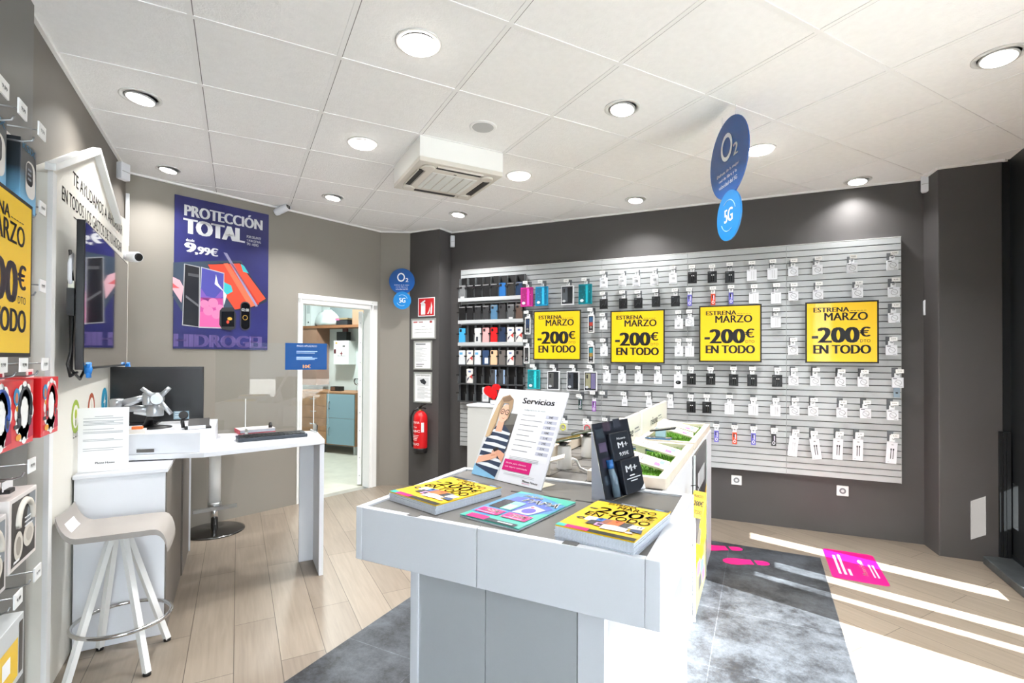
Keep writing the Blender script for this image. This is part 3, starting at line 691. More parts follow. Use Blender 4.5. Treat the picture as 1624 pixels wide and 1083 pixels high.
row('light', 'white earphone pack', 'in the row below the second poster', B, [(1065, 315, 1130, 398, 1085, 283), (1172, 318, 1237, 402, 1195, 287), (1290, 322, 1357, 402, 1320, 285), (1428, 322, 1495, 405, 1458, 287)])
row('mouse', 'white box with a black mouse picture', 'below right of the second poster', B, [(1572, 322, 1640, 440, 1600, 285)])
row('small', 'small white adapter pack', 'above the display table', B, [(1197, 505, 1248, 562, 1215, 470), (1370, 510, 1422, 568, 1388, 472), (1525, 515, 1575, 578, 1548, 487)])
row('key:2c4a48', 'dark green lanyard pack', 'right of the white services board', B, [(885, 500, 925, 590, 910, 485)])
row('key:9a62b8', 'purple lanyard pack', 'right of the white services board', B, [(978, 510, 1028, 610, 990, 465)])
row('ringpack:d8dc28', 'yellow round cable pack', 'beside the white services board', B, [(745, 665, 820, 745, 800, 655)])
row('ringpack:d8404a', 'red round cable pack', 'left of the black stand-up card', B, [(918, 670, 990, 755, 960, 660)])
row('light', 'white pack behind the long display table', 'left of the black cable packs', D, [(-30, 300, 38, 367, 12, 280)]) if False else None
for x, y, lab in ((1062, 465, '!empty wire hook with a white tag right of the purple lanyard'), (1080, 655, '!empty wire hook with a white tag right of the red round cable')):
    s, z = WALL.px(*B(x, y), .05 + HL); hook(s, z, lab)
# right half
row('black', 'black cable pack', 'top row right of the white chargers', Cc, [(128, 290, 190, 382, 155, 263), (258, 290, 322, 373, 285, 260), (372, 290, 438, 373, 405, 247)])
row('cable', 'white cable box', 'top row left of the panel seam', Cc, [(515, 278, 585, 363, 553, 237), (650, 268, 722, 355, 685, 228)])
row('round', 'white coiled cable box', 'top row at the right end', Cc, [(790, 262, 856, 330, 823, 222), (948, 250, 1016, 318, 985, 208), (1175, 238, 1245, 308, 1220, 197), (1435, 215, 1518, 292, 1490, 173)])
row('key:7470c8', 'violet lanyard pack', 'upper one above the left side of the third poster', Cc, [(122, 440, 160, 530, 135, 413)])
row('key:e0512c', 'orange lanyard pack', 'above the third poster', Cc, [(278, 440, 313, 518, 293, 405)])
row('key:6c68c4', 'violet lanyard pack', 'right of the orange one above the third poster', Cc, [(395, 430, 433, 512, 410, 395)])
row('cable', 'white cable box', 'second row above the third poster corner', Cc, [(528, 430, 600, 510, 565, 393), (675, 428, 745, 512, 712, 385)])
row('round', 'white coiled cable box', 'second row above the rightmost poster', Cc, [(790, 422, 857, 490, 826, 382), (952, 415, 1020, 480, 988, 375), (1210, 402, 1282, 470, 1252, 370), (1447, 395, 1523, 467, 1495, 348)])
row('round', 'white coiled cable box', 'upper left of the third poster', Cc, [(112, 592, 170, 660, 140, 558)])
row('cable', 'white cable box', 'right of the third poster', Cc, [(672, 585, 745, 670, 714, 545)])
row('round', 'white coiled cable box', 'upper right of the rightmost poster', Cc, [(1448, 565, 1525, 637, 1490, 517)])
row('cable', 'white cable box', 'lower left of the third poster', Cc, [(110, 780, 172, 862, 138, 747)])
row('round', 'white coiled cable box', 'left of the rightmost poster', Cc, [(788, 780, 855, 846, 825, 744)])
row('round', 'white coiled cable box', 'lower right of the rightmost poster', Cc, [(1432, 778, 1507, 847, 1480, 740)])
row('black', 'black cable pack', 'row below the third poster', Cc, [(120, 962, 184, 1045, 148, 934), (247, 962, 312, 1046, 278, 936), (397, 968, 463, 1052, 430, 934), (519, 970, 587, 1053, 550, 934), (682, 970, 753, 1060, 722, 940)])
row('round', 'white coiled cable box', 'row below the rightmost poster', Cc, [(792, 980, 858, 1047, 825, 943), (933, 982, 1003, 1050, 972, 943), (1098, 985, 1168, 1055, 1135, 952), (1247, 985, 1320, 1058, 1297, 957), (1470, 990, 1550, 1063, 1517, 952)])
row('black', 'black cable pack', 'second lowest row above the display table', D, [(120, 313, 182, 397, 148, 284), (222, 318, 287, 398, 253, 283)])
row('cable', 'white cable box', 'second lowest row', D, [(368, 322, 438, 410, 395, 287), (525, 330, 595, 415, 556, 303), (670, 332, 740, 422, 713, 308)])
row('round', 'white coiled cable box', 'second lowest row', D, [(798, 345, 864, 412, 830, 307), (920, 347, 987, 415, 954, 308), (1107, 357, 1178, 425, 1147, 325), (1262, 362, 1335, 430, 1304, 325), (1437, 372, 1515, 442, 1486, 332)])
row('key:7470c8', 'violet lanyard pack', 'lowest row beside the display table', D, [(302, 500, 333, 597, 317, 478)])
row('key:e0512c', 'orange lanyard pack', 'lowest row of the slatwall', D, [(420, 515, 455, 608, 438, 487)])
row('key:6c68c4', 'violet lanyard pack', 'lowest row right of the orange one', D, [(543, 525, 580, 608, 565, 495)])
row('key:2e3236', 'black lanyard pack', 'lowest row left of the panel seam', D, [(678, 530, 712, 615, 697, 505)])
for (x0, y0, x1, y1, tx, ty, kd, ro, lab) in ((803, 545, 868, 692, 840, 515, 'long:w', .10, 'tall white pack with pale cables, right of the panel seam'), (918, 562, 992, 710, 945, 525, 'long:b', -.13, 'tall white pack with black cables hanging crooked'),
                                              (1090, 562, 1153, 712, 1123, 530, 'long:b', 0.03, 'tall white pack with black cables, middle of the lowest row'), (1222, 565, 1282, 718, 1255, 535, 'long:b', .02, 'tall white pack with black cables, second from the right end'),
                                              (1445, 580, 1515, 742, 1490, 547, 'long:b', .06, 'tall white pack with black cables, at the right slatwall end')):
    put(kd, *D((x0 + x1) / 2, (y0 + y1) / 2 - 4), lab, D(tx, ty), ro)
s, z = WALL.px(*Cc(1507, 1095), .09)
t = thing('cable_clip_pack', 'small blue-grey pack peeking out below the far right coiled cable box', 'cable', WALL.w(s, .09, z), WALL.ang)
MB().plate([(-.02, -.035), (.02, -.035), (.02, .05), (-.02, .05)], -.006, 0, C('8fa3b4', .3)).disc(0, .0, .009, .006, INK, Matrix.Translation((0, -.0062, 0)) @ RX90, 1).build('card', t)

# ---- black rack of phone cases at the left end
RX0, RX1 = .165, .935
rows_px = [(437, 471, True), (480, 507, True), (514, 543, True), (550, 579, False), (581, 609, False), (610, 638, False)]
cw = (RX1 - RX0) / 8
RZ = []
for k, (v0, v1, strip) in enumerate(rows_px):
    zt = WALL.px(783, v0, .09)[1]; z0 = WALL.px(783, v1, .12)[1]; RZ.append((z0, zt))
    t = thing('case_rack', 'black eight pocket phone case rack, %s row from the top' % ORD[k], 'rack', WALL.w(RX0, .05, z0), WALL.ang, 'black phone case racks')
    h = zt - z0
    MB().bx(0, RX1 - RX0, -.004, -.001, 0, h, BLACK).bx(0, RX1 - RX0, -.075, -.001, -.006, 0, BLACK).build('tray', t)
    for j in range(9): MB().bx(j * cw - .001, j * cw + .001, -.05, -.004, 0, h * .96, C('6f7376', .4)).bx(j * cw - .001, j * cw + .001, -.072, -.05, 0, h * .5, C('6f7376', .4)).build('divider', t)
    b = MB()
    for j in range(9): b.bx(j * cw - .016, j * cw + .016, -.079, -.074, h * .44, h * .52, BLACK)
    b.build('retainer_tabs', t)
    b = MB().bx(0, RX1 - RX0, -.079, -.076, -.034 if strip else -.012, .004, SLAT if strip else C('3a3c3e')); b.build('price_rail', t)
CASES = [['clear', '121315', '111214', '131416', '1c1d1f', '1f5f9e', '2a2826', '1b3556'],
         ['101113', '151618', '2a2b2d', '343537', '49708f', '363638', '55575a', '5c4a42'],
         ['3c9ed2', None, 'clearw', 'e2a0a0', 'e0161c', '22324e', 'tri', 'tri'],
         ['whiteb', 'tri', 'whiteb', 'navyw', 'e0b894', 'gray', 'tri', 'gray'],
         [None, 'tri', None, None, 'clearb', 'clearb', None, None],
         [None, None, None, 'white', None, None, None, None]]
CN = {'clear': 'clear phone case with a white label', '1f5f9e': 'blue phone case', '1b3556': 'dark navy phone case', '49708f': 'steel blue phone case', '5c4a42': 'brown phone case', '3c9ed2': 'light blue phone case', 'e2a0a0': 'pink phone case',
      'e0161c': 'bright red phone case', '22324e': 'navy blue phone case', 'tri': 'white boxed phone case with red and blue triangles', 'whiteb': 'white boxed phone case with a blue mark', 'navyw': 'navy and white boxed phone case',
      'e0b894': 'beige phone case', 'gray': 'grey bagged phone case', 'clearb': 'smoky case with a blue edge in a bag', 'white': 'white boxed phone case', 'clearw': 'clear case on a white card', '55575a': 'grey phone case with a white label'}
def rr(w, h, r, n=4):
    p = []
    for cx_, cy_, a0 in ((w - r, r, -pi / 2), (w - r, h - r, 0), (r, h - r, pi / 2), (r, r, pi)):
        p += [(cx_ + r * math.cos(a0 + pi / 2 * i / n), cy_ + r * math.sin(a0 + pi / 2 * i / n)) for i in range(n + 1)]
    return p
for k, rw in enumerate(CASES):
    z0, zt = RZ[k]; h = min(.158, (zt - z0) * .88)
    if k == 0: h *= .92
    for j, cde in enumerate(rw):
        if cde is None: continue
        base = CN.get(cde, 'black phone case' if cde < '16' else 'dark grey phone case')
        lab = '%s, %s rack row, %s pocket from left' % (base, ORD[k], ORD[j])
        t = thing('phone_case', lab, 'phone case', WALL.w(RX0 + (j + .5) * cw, .05, z0), WALL.ang, 'phone cases in the black rack')
        w_ = cw * .80; pts = [(x - w_ / 2, y) for x, y in rr(w_, h, .01)]
        solid = cde[0] in '0123456789e' and len(cde) == 6
        y0 = -.07
        col = C(cde, .35) if solid else {'clear': C('6c6e70', .2), 'clearw': C('c4c6c6', .25), 'tri': C('d8d6d2', .4), 'whiteb': C('ced2d6', .4), 'navyw': C('2b4468', .4), 'gray': C('6a6562', .3), 'clearb': C('43464a', .2), 'white': C('c8cacc', .4)}[cde]
        b = MB().plate(pts, y0, y0 + .012, col); M = Matrix.Translation((-w_ / 2, y0 - .0003, 0)) @ RX90
        b.build('shell', t)
        b = MB()
        if solid or cde in ('clear', 'gray', 'clearb'): b.flat([(x * .34 + w_ * .1, y * .2 + h * .74) for x, y in rr(w_, h, .012)], C('0e0f11', .3), M, 1); b.disc(w_ * .22, h * .88, .006, .006, C('33363a', .1), M, 2)
        if cde in ('tri',): b.flat([(w_ * .1, h * .32), (w_ * .55, h * .5), (w_ * .1, h * .1)], C('3a3550'), M, 1).flat([(w_ * .5, h * .45), (w_ * .95, h * .66), (w_ * .95, h * .3)], C('c8423e'), M, 1).rect(w_ * .3, h * .75, w_ * .4, h * .12, C('5a6a9a'), M, 1)
        if cde == 'whiteb': b.rect(w_ * .1, h * .7, w_ * .5, h * .16, C('5aa0cc'), M, 1)
        if cde == 'navyw': b.rect(w_ * .35, h * .1, w_ * .55, h * .4, C('ccd2d8'), M, 1)
        if cde == 'clearw': b.rect(w_ * .25, h * .1, w_ * .3, h * .3, C('2f3540'), M, 1)
        if cde in ('clear', '55575a'): b.rect(w_ * .25, h * .03, w_ * .55, h * .11, C('e6e6e6'), M, 3)
        if cde == 'clearb': b.rect(w_ * .72, 0, w_ * .22, h * .95, C('8aa6c8'), M, 1)
        if k in (0, 1) and j != 5: b.rect(w_ * .02, h * .9, w_ * .9, h * .05, C('8a8a8c', .15), M, 3)
        if not b.v: b.rect(w_ * .2, h * .2, w_ * .5, h * .3, C('aab0b4'), M, 1)
        b.build('print', t)

# white pedestal cabinet under the rack with the red heart sign on it
P0 = WALL.px(741, 700, .36); P1 = WALL.px(800, 700, .36)
ztop = WALL.px(760, 642, .36)[1]
t = thing('pedestal', 'white box cabinet standing under the phone case rack', 'cabinet', WALL.w(P0[0], 0.06, 0), WALL.ang)
W_ = .62
MB().bx(0, W_, -.30, -.004, 0, ztop - .02, C('c6c8c6', .4)).build('body', t, bevel=.002)
MB().bx(-.008, W_ + .008, -.31, .0, ztop - .02, ztop, WHITE).build('top', t, bevel=.002)
s, z = WALL.px(786, 637, .24)
t = thing('heart_sign', 'bright red heart shaped sign standing on the white cabinet', 'sign', WALL.w(s, .24, ztop), WALL.ang)
MB().bx(-.05, .07, -.03, .03, 0, .05, C('2a2c30')).bx(-.045, .065, -.032, -.03, .006, .044, C('dfe2e6')).build('base', t, bevel=.002)
hs = .088; pts = []
for k in range(40):
    a = 2 * pi * k / 40; pts.append((hs * .068 * 16 * math.sin(a) ** 3, hs * .068 * (13 * math.cos(a) - 5 * math.cos(2 * a) - 2 * math.cos(3 * a) - math.cos(4 * a)) + .135))
pts.reverse()
MB().plate(pts, -.012, .006, RED, Matrix.Rotation(-.25, 4, 'Y')).build('heart', t)
MB().text('T', .01, .10, .04, .05, INK, Matrix.Translation((0.0, -.0125, 0)) @ RX90, 2, .05).build('lettering', t)

# ---- dark column: fire sign, three framed notices, extinguisher; blue sign on the grey return
def notice(u0, v0, u1, v1, label, art, fr=COLF):
    a = fr.px(u0, v1, .012); b = fr.px(u1, v0, .012); W, H = b[0] - a[0], b[1] - a[1]
    t = thing('framed_notice', label, 'notice', fr.w(a[0], 0, a[1]), fr.ang, 'framed notices on the dark column')
    f = .016; m = MB().bx(0, W, -.012, -.001, 0, f, ALU).bx(0, W, -.012, -.001, H - f, H, ALU).bx(0, f, -.012, -.001, f, H - f, ALU).bx(W - f, W, -.012, -.001, f, H - f, ALU); m.build('frame', t, bevel=.002)
    m = MB().bx(f, W - f, -.006, -.001, f, H - f, PAPER); M = Matrix.Translation((f, -.0063, f)) @ RX90; art(m, M, W - 2 * f, H - 2 * f); m.build('sheet', t)
def art1(m, M, W, H):
    m.rect(.05 * W, .84 * H, .18 * W, .07 * H, C('c05a5a'), M, 1).rect(.3 * W, .84 * H, .18 * W, .07 * H, C('b08a8a'), M, 1).rect(.78 * W, .82 * H, .1 * W, .12 * H, C('a03030'), M, 1).rect(.42 * W, .62 * H, .16 * W, .03 * H, G1, M, 1)
    m.text('HOJAS DE RECLAMACIÓN', .12 * W, .44 * H, .76 * W, .05 * H, INK, M, 1, .02).text('A DISPOSICIÓN DEL CLIENTE', .1 * W, .26 * H, .8 * W, .05 * H, INK, M, 1, .02)
def art2(m, M, W, H):
    m.rect(.06 * W, .9 * H, .6 * W, .04 * H, G3, M, 1)
    for k in range(14): m.rect((.06 if k % 5 else .04) * W, (.84 - k * .045) * H, (.3 + .5 * ((k * 7) % 5) / 5) * W, .012 * H, G1, M, 1)
    m.rect(.08 * W, .14 * H, .5 * W, .025 * H, INK, M, 1).rect(.08 * W, .06 * H, .4 * W, .025 * H, INK, M, 1)
def art3(m, M, W, H):
    m.text('ZONA VIDEOVIGILADA', .08 * W, .91 * H, .84 * W, .045 * H, INK, M, 1, .02).rect(.14 * W, .56 * H, .72 * W, .3 * H, C('d2d4d6'), M, 1)
    m.flat([(.3 * W, .76 * H), (.55 * W, .82 * H), (.72 * W, .7 * H), (.62 * W, .6 * H), (.4 * W, .66 * H)], INK, M, 2)
    for k in range(10): m.rect(.16 * W, (.5 - k * .043) * H, (.45 + .2 * (k % 3)) * W, .012 * H, G1, M, 1)
notice(651.5, 504, 691, 538, 'landscape silver framed notice under the fire extinguisher sign', art1)
notice(655.5, 540, 685, 586, 'upright silver framed notice with lines of text, middle of the dark column', art2)
notice(655.5, 590.5, 685, 638, 'lowest silver framed notice showing a camera picture', art3)
a = COLF.px(663, 502, .004); b = COLF.px(689.5, 471, .004); W, H = b[0] - a[0], b[1] - a[1]
t = thing('fire_sign', 'red and white fire extinguisher sign on the dark column', 'sign', COLF.w(a[0], 0, a[1]), COLF.ang)
m = MB().bx(0, W, -.004, -.001, 0, H, PAPER); M = Matrix.Translation((0, -.0043, 0)) @ RX90; WP = C('f2f2f2')
m.rect(.04 * W, .04 * H, .92 * W, .92 * H, C('c41a22'), M, 1); m.build('plate', t)
m = MB().rect(.18 * W, .1 * H, .26 * W, .55 * H, WP, M, 2).disc(.31 * W, .65 * H, .13 * W, .08 * H, WP, M, 2).rect(.27 * W, .7 * H, .08 * W, .12 * H, WP, M, 2).flat([(.12 * W, .7 * H), (.42 * W, .88 * H), (.44 * W, .8 * H), (.2 * W, .66 * H)], WP, M, 2)
for k in range(3): m.flat([((.55 + .1 * k) * W, .12 * H), ((.68 + .08 * k) * W, .12 * H), ((.78 + .04 * k) * W, (.3 + .1 * k) * H), ((.72 + .04 * k) * W, (.5 + .14 * k) * H), ((.66 + .05 * k) * W, .3 * H)], WP if k != 1 else C('c41a22'), M, 2 + k)
m.build('pictogram', t)

s, zb_ = COLF.px(667, 718, .08); zt_ = COLF.px(667, 650, .08)[1]
t = thing('fire_extinguisher', 'red fire extinguisher hanging on the dark column above the floor', 'fire extinguisher', COLF.w(s, .085, zb_), COLF.ang)
h = zt_ - zb_; r = .076
MB().lathe([(r * .9, .0), (r * 1.0, .01), (r * 1.02, .05), (r * .98, .06)], BLACK, None, 28).build('base', t)
MB().lathe([(r * .98, .05), (r, .07), (r, h * .80), (r * .92, h * .88), (r * .6, h * .95), (r * .3, h * .98), (.018, h * .99)], RED, None, 32).build('cylinder', t)
m = MB().lathe([(.017, 0), (.02, .015), (.013, .02), (.013, .05)], mat('brass', (176, 150, 96), .3, metal=.9), Matrix.Translation((0, 0, h * .97)), 14).tube([(-.04, 0, h * 1.03), (.03, 0, h * 1.03)], .012, STEEL); m.build('valve', t)
m = MB().tube([(-.01, -.01, h * 1.06), (.05, -.03, h * 1.13), (.10, -.04, h * 1.16)], [.012, .011, .008], BLACK); m.tube([(-.01, -.01, h * 1.04), (.06, -.03, h * 1.06), (.09, -.03, h * 1.05)], .008, BLACK); m.build('handle', t)
MB().tube([(-.03, 0, h * 1.03), (-.075, -.02, h * .99), (-.108, -.03, h * .85), (-.112, -.03, h * .6), (-.095, -.03, h * .4), (-.085, -.03, h * .22)], .011, BLACK, 10).lathe([(.012, 0), (.016, .06)], BLACK, Matrix.Translation((-.085, -.03, h * .14)), 12).build('hose', t)
m = MB()
def curv(x0, x1, z0, z1, mt, e=.0008):
    n = 8
    a0, a1 = x0, x1
    m.add([((r + e) * math.sin(a0 + (a1 - a0) * k / n), -(r + e) * math.cos(a0 + (a1 - a0) * k / n), z) for z in (z0, z1) for k in range(n + 1)], [(k, k + 1, n + 2 + k, n + 1 + k) for k in range(n)], mt, None, True)
curv(.75, 1.15, h * .5, h * .72, C('d8dcdf'))
m.build('inspection_label', t)
m = MB()
def ctext(body, a0, a1, z, hh, mt=WP):
    vs, fs, x0, x1, y0, y1 = text_geo(body, .03)
    m.add([((r + .001) * math.sin(a0 + (a1 - a0) * (p.x - x0) / (x1 - x0)), -(r + .001) * math.cos(a0 + (a1 - a0) * (p.x - x0) / (x1 - x0)), z + (p.y - y0) / (y1 - y0) * hh) for p in vs], fs, mt)
ctext('EXTINTOR', -.95, .5, h * .70, h * .045); ctext('6 kg', -.8, .1, h * .6, h * .03); ctext('ABC', -.8, .6, h * .50, h * .05)
for k in range(4): curv(-.9, .4 - .1 * k, h * (.42 - k * .035), h * (.43 - k * .035), WP, .001)
ctext('POLVO', -.8, .45, h * .2, h * .05)
m.build('lettering', t)
# ================================================================ LEFT WALL
# grey slat panel near the camera
GSL = mat('grey_slatwall', (108, 107, 104), .5, var=.03)
t = thing('accessory_slatwall', 'grey display wall on the left holding boxed accessories', 'slatwall', LEFT.w(1.2, 0, 0), LEFT.ang)
m = MB().bx(-.8, 1.46, -.042, -.001, .0, CEIL - .02, GSL)
m.build('board', t)
# house shaped panel
YL, YR = 2.72, 4.45
t = thing('house_panel', 'cream house shaped wall panel with a white roof outline and black slogan', 'wall panel', LEFT.w(0, 0, 0), LEFT.ang)
apex, ez = 3.44, 2.20
prof = [(YL, .0), (YR, .0), (YR, 2.40), (3.99, 2.36), (apex, 2.53), (YL, 2.19)]
MB().plate(prof, -.075, -.001, OFFW).build('board', t)
m = MB().bx(YL, YL + .05, -.092, -.0745, 0, 2.2, WHITE2).bx(YL + .05, YL + .075, -.083, -.0745, 0, 2.2, WHITE2); m.build('side_post', t)
m = MB()
m.plate([(YL - .03, 2.195), (apex, 2.535), (apex, 2.565), (YL - .03, 2.225)], -.108, -.073, WHITE2)
m.build('roof_beam', t)
m = MB().plate([(apex, 2.535), (3.99, 2.282), (4.0, 2.312), (apex, 2.565)], -.108, -.073, WHITE2); m.build('roof_beam', t)
m = MB(); M = Matrix.Translation((0, -.0755, 0)) @ RX90
LT = C('37332e')
m.text('TE AYUDAMOS A AHORRAR', 3.07, 2.25, 1.15, .066, LT, M, 1, .012); m.text('EN TODOS LOS GASTOS DE TU HOGAR', 2.91, 2.132, 1.30, .066, LT, M, 1, .012); m.rect(3.09, 2.095, .2, .007, LT, M, 1)
m.text('LUZ y GAS', 3.13, 1.02, .30, .045, LT, M, 1, .0)
m.build('lettering', t)
for y, z, r, c in ((3.17, 1.135, .072, '9cb63a'), (3.47, 1.15, .072, 'b0573a'), (3.77, 1.16, .075, '1e94bc')):
    m = MB().disc(y, z, r, r * 1.15, C(c), M, 1).disc(y, z, r * .66, r * .8, C('e9e7de'), M, 2)
    if c == '9cb63a': m.disc(y, z + .012, .02, .024, C('b9c93e'), M, 3).rect(y - .008, z - .045, .016, .03, C('8a9a2a'), M, 3)
    elif c == 'b0573a': m.flat([(y - .02, z - .03), (y + .02, z - .03), (y + .016, z + .02), (y, z + .05), (y - .016, z + .01)], C('d8d4c8'), M, 3)
    else: m.disc(y, z, r * .67, r * .81, C('1e94bc'), M, 3).flat([(y + .01, z + .05), (y - .03, z - .005), (y - .002, z - .005), (y - .012, z - .05), (y + .03, z + .01), (y + .004, z + .01)], C('f0f0ee'), M, 4)
    m.build('round_icon', t)

# television
TX = .158
q = [LEFT.px(u, v, TX) for u, v in ((130, 357), (207, 413), (206, 579), (124, 588))]
y0, y1 = (q[0][0] + q[3][0]) / 2, (q[1][0] + q[2][0]) / 2; z0, z1 = (q[2][1] + q[3][1]) / 2, (q[0][1] + q[1][1]) / 2
t = thing('television', 'large black television mounted on the house shaped panel', 'television', LEFT.w((y0 + y1) / 2, TX, (z0 + z1) / 2), LEFT.ang + math.radians(1.8))
W, H = (y1 - y0) * 1.04, z1 - z0
m = MB().bx(-W / 2, W / 2, -.0, .03, -H / 2, H / 2, BLACKS).bx(-W * .2, W * .2, .03, .045, -H * .42, H * .2, BLACK); m.build('casing', t, bevel=.004)
MB().rect(-W / 2 + .008, -H / 2 + .012, W - .016, H - .02, SCREEN, Matrix.Translation((0, -.0006, 0)) @ RX90, 0).build('screen', t)
MB().bx(-.12, .12, .03, .068, -.15, .15, BLACK).build('wall_bracket', t)
for x, zz in ((-W / 2 + .03, -H / 2), (W * .462, -H / 2 - .01)):
    m = MB(); bl = C('1c7fd6', .4)
    m.lathe([(.012, -.02), (.016, 0), (.012, .02)], bl, Matrix.Translation((x, -.012, zz)), 10)
    for dx, dz in ((-.02, .03), (.02, .03), (-.014, -.035), (.014, -.035)): m.tube([(x, -.012, zz), (x + dx, -.014, zz + dz)], .008, bl, 6)
    o = m.build('toy_figure'); o.location = t.location; o.rotation_euler = t.rotation_euler
    meta(o, 'tiny blue figure clinging to the television, %s bottom corner' % ('left' if x < 0 else 'right'), 'figurine', 'tiny blue figures on the television')
m = MB(); yl = -W / 2 - .0
m.tube([(yl + .06, .055, H * .28), (yl + .0, .05, H * .2), (yl + .0, .05, H * .1), (yl + .05, .05, H * .02)], .008, WHITE); m.tube([(yl + .08, .055, H * .28), (yl + .03, .05, H * .2), (yl + .02, .05, H * .08), (yl + .05, .05, 0)], .006, WHITE)
o = m.build('white_cable'); o.location = t.location; o.rotation_euler = t.rotation_euler; meta(o, 'white cables looping behind the left edge of the television', 'cable')
m = MB()
m.tube([(yl + .05, .06, H * .30), (yl + .02, .045, H * .1), (yl + .03, .045, -H * .2), (yl + .01, .045, -H * .38), (yl - .04, .045, -H * .46), (yl - .02, .04, -H * .54), (yl + .1, .04, -H * .52)], .006, BLACK); m.tube([(yl + .04, .06, H * .1), (yl + .04, .05, -H * .3), (yl + .05, .05, -H * .5), (yl + .16, .04, -H * .57), (yl + .26, .04, -H * .5)], .006, BLACK)
o = m.build('black_cable'); o.location = t.location; o.rotation_euler = t.rotation_euler; meta(o, 'black cables dangling below the left corner of the television', 'cable')
m = MB().bx(yl + .0, yl + .06, .034, .06, -H * .14, H * .04, BLACK).bx(yl + .012, yl + .05, .036, .058, H * .04, H * .09, C('d8d8c8')); m.bx(yl + .01, yl + .05, .033, .034, -.02, .0, G3)
o = m.build('media_player', bevel=.003); o.location = t.location; o.rotation_euler = t.rotation_euler; meta(o, 'small black media box behind the left edge of the television', 'media player')

# price hooks and products on the grey display panel
FX = .177
def lhook(u, v, L, label):
    s, z = LEFT.px(u, v, .042 + L)
    t = thing('display_hook', label, 'hook', LEFT.w(s, .042, z - .012), LEFT.ang, 'display hooks on the left grey panel')
    MB().bx(-.016, .016, -.004, 0, -.04, .03, C('8b8f90', .4)).build('wall_clip', t)
    m = MB().tube([(0, -.003, -.03), (0, -L + .04, -.03), (0, -L + .02, -.024), (0, -L + .015, -.012)], .0028, STEEL, 6); m.tube([(0, -.003, .012), (0, -L - .0, .012)], .0022, STEEL, 6); m.build('wire', t)
    m = MB().bx(-.03, .03, -L - .004, -L, -.012, .03, WHITE2); m.text('9,99', -.016, .002, .032, .012, INK, Matrix.Translation((0, -L - .0042, 0)) @ RX90, 1, .02); m.build('price_tag', t)
for u, v, L, lab in ((4, 136, .2, 'highest display hook on the left panel, cut off by the photo edge'), (34, 172, .2, 'display hook with empty wire and tag above the smartwatch boxes'), (65, 207, .2, 'display hook with a tag above the right smartwatch box'),
                     (66, 329, .13, 'display hook with a tag right of the yellow poster top'), (66, 452, .13, 'display hook with a reddish tag right of the yellow poster middle'), (36, 577, .17, 'display hook with a tag above the middle red headphone box'),
                     (70, 576, .17, 'display hook with a tag above the right red headphone box'), (49, 736, .17, 'display hook with a tag above the large headphone boxes'), (58, 906, .17, 'display hook with a tag below the headphone boxes'), (27, 948, .17, 'display hook with a tag above the yellow box near the floor'), (2, 577, .17, 'display hook with a tag at the photo edge above the left red box')):
    lhook(u, v, L, lab)
def lbox(name, cat, label, s0, s1, z0, z1, dep, m, art=None, grp=None, sideart=None, fx=FX):
    t = thing(name, label, cat, LEFT.w(s0, fx, z0), LEFT.ang, grp)
    W, H = s1 - s0, z1 - z0
    b = MB().bx(0, W, 0, dep, 0, H, m); b.build('box', t, bevel=.0015, seg=1)
    tb_ = MB().plate([(W * .3, H), (W * .7, H), (W * .66, H + .03), (W * .34, H + .03)], dep * .5, dep * .5 + .002, C('e8e4e2')); tb_.rect(W * .4, H + .008, W * .2, .012, C('c03040'), Matrix.Translation((0, dep * .5 - .0003, 0)) @ RX90, 0); tb_.build('hang_tab', t)
    if art:
        p = MB(); art(p, Matrix.Translation((0, -.0005, 0)) @ RX90, W, H); p.build('print', t)
    if sideart:
        p = MB(); sideart(p, Matrix.Translation((-.0005, dep, 0)) @ Matrix.Rotation(-pi / 2, 4, 'Z') @ RX90, dep, H); p.build('side_print', t)
    return t
def grad_mat():
    m = bpy.data.materials.new('watch_box_print'); m.use_nodes = True; n = m.node_tree; p = n.nodes['Principled BSDF']
    tc_ = n.nodes.new('ShaderNodeTexCoord'); sp = n.nodes.new('ShaderNodeSeparateXYZ'); r = n.nodes.new('ShaderNodeValToRGB')
    n.links.new(tc_.outputs['Object'], sp.inputs[0]); mr = n.nodes.new('ShaderNodeMapRange'); mr.inputs[2].default_value = .2; n.links.new(sp.outputs[2], mr.inputs[0]); n.links.new(mr.outputs[0], r.inputs[0])
    r.color_ramp.elements[0].position = .15; r.color_ramp.elements[0].color = (*lin('79b6dc'), 1); r.color_ramp.elements[1].position = .62; r.color_ramp.elements[1].color = (*lin('2b3238'), 1)
    n.links.new(r.outputs[0], p.inputs['Base Color']); p.inputs['Roughness'].default_value = .3; return m
WB = grad_mat(); CY = C('8fc6ea')
def ks(p, M, W, H):
    p.text('KSIX', W * .1, H * .86, W * .8, H * .1, CY, M, 1, .03)
    p.flat([(x * .62 + W * .3, y * .55 + H * .2) for x, y in rr(W, H, W * .42, 8)], C('d3cfca'), M, 1); p.flat([(x * .42 + W * .33, y * .34 + H * .38) for x, y in rr(W, H, W * .4, 8)], C('24272b', .15), M, 2)
    for q in range(3): p.rect(W * .42, H * (.46 + .07 * q), W * .22, H * .035, C('7a8088'), M, 3)
    p.rect(W * .06, H * .1, W * .3, H * .012, CY, M, 1)
def ksside(p, M, W, H):
    p.add([(W * .5 - .005 + y, H * .25 + x, .0004) for x, y in ((0, 0), (H * .55, 0), (H * .55, .01), (0, .01))], [(3, 2, 1, 0)], CY, M)
def L2(u, v, fx=FX): return LEFT.px(u, v, fx)
a, b = L2(33, 216), L2(57, 305)
lbox('smartwatch_box', 'watch', 'dark blue smartwatch box showing a white watch, right one of the pair', a[0], b[0], a[1] - .215, a[1], .10, WB, ks, 'boxed smartwatches on the left panel', ksside)
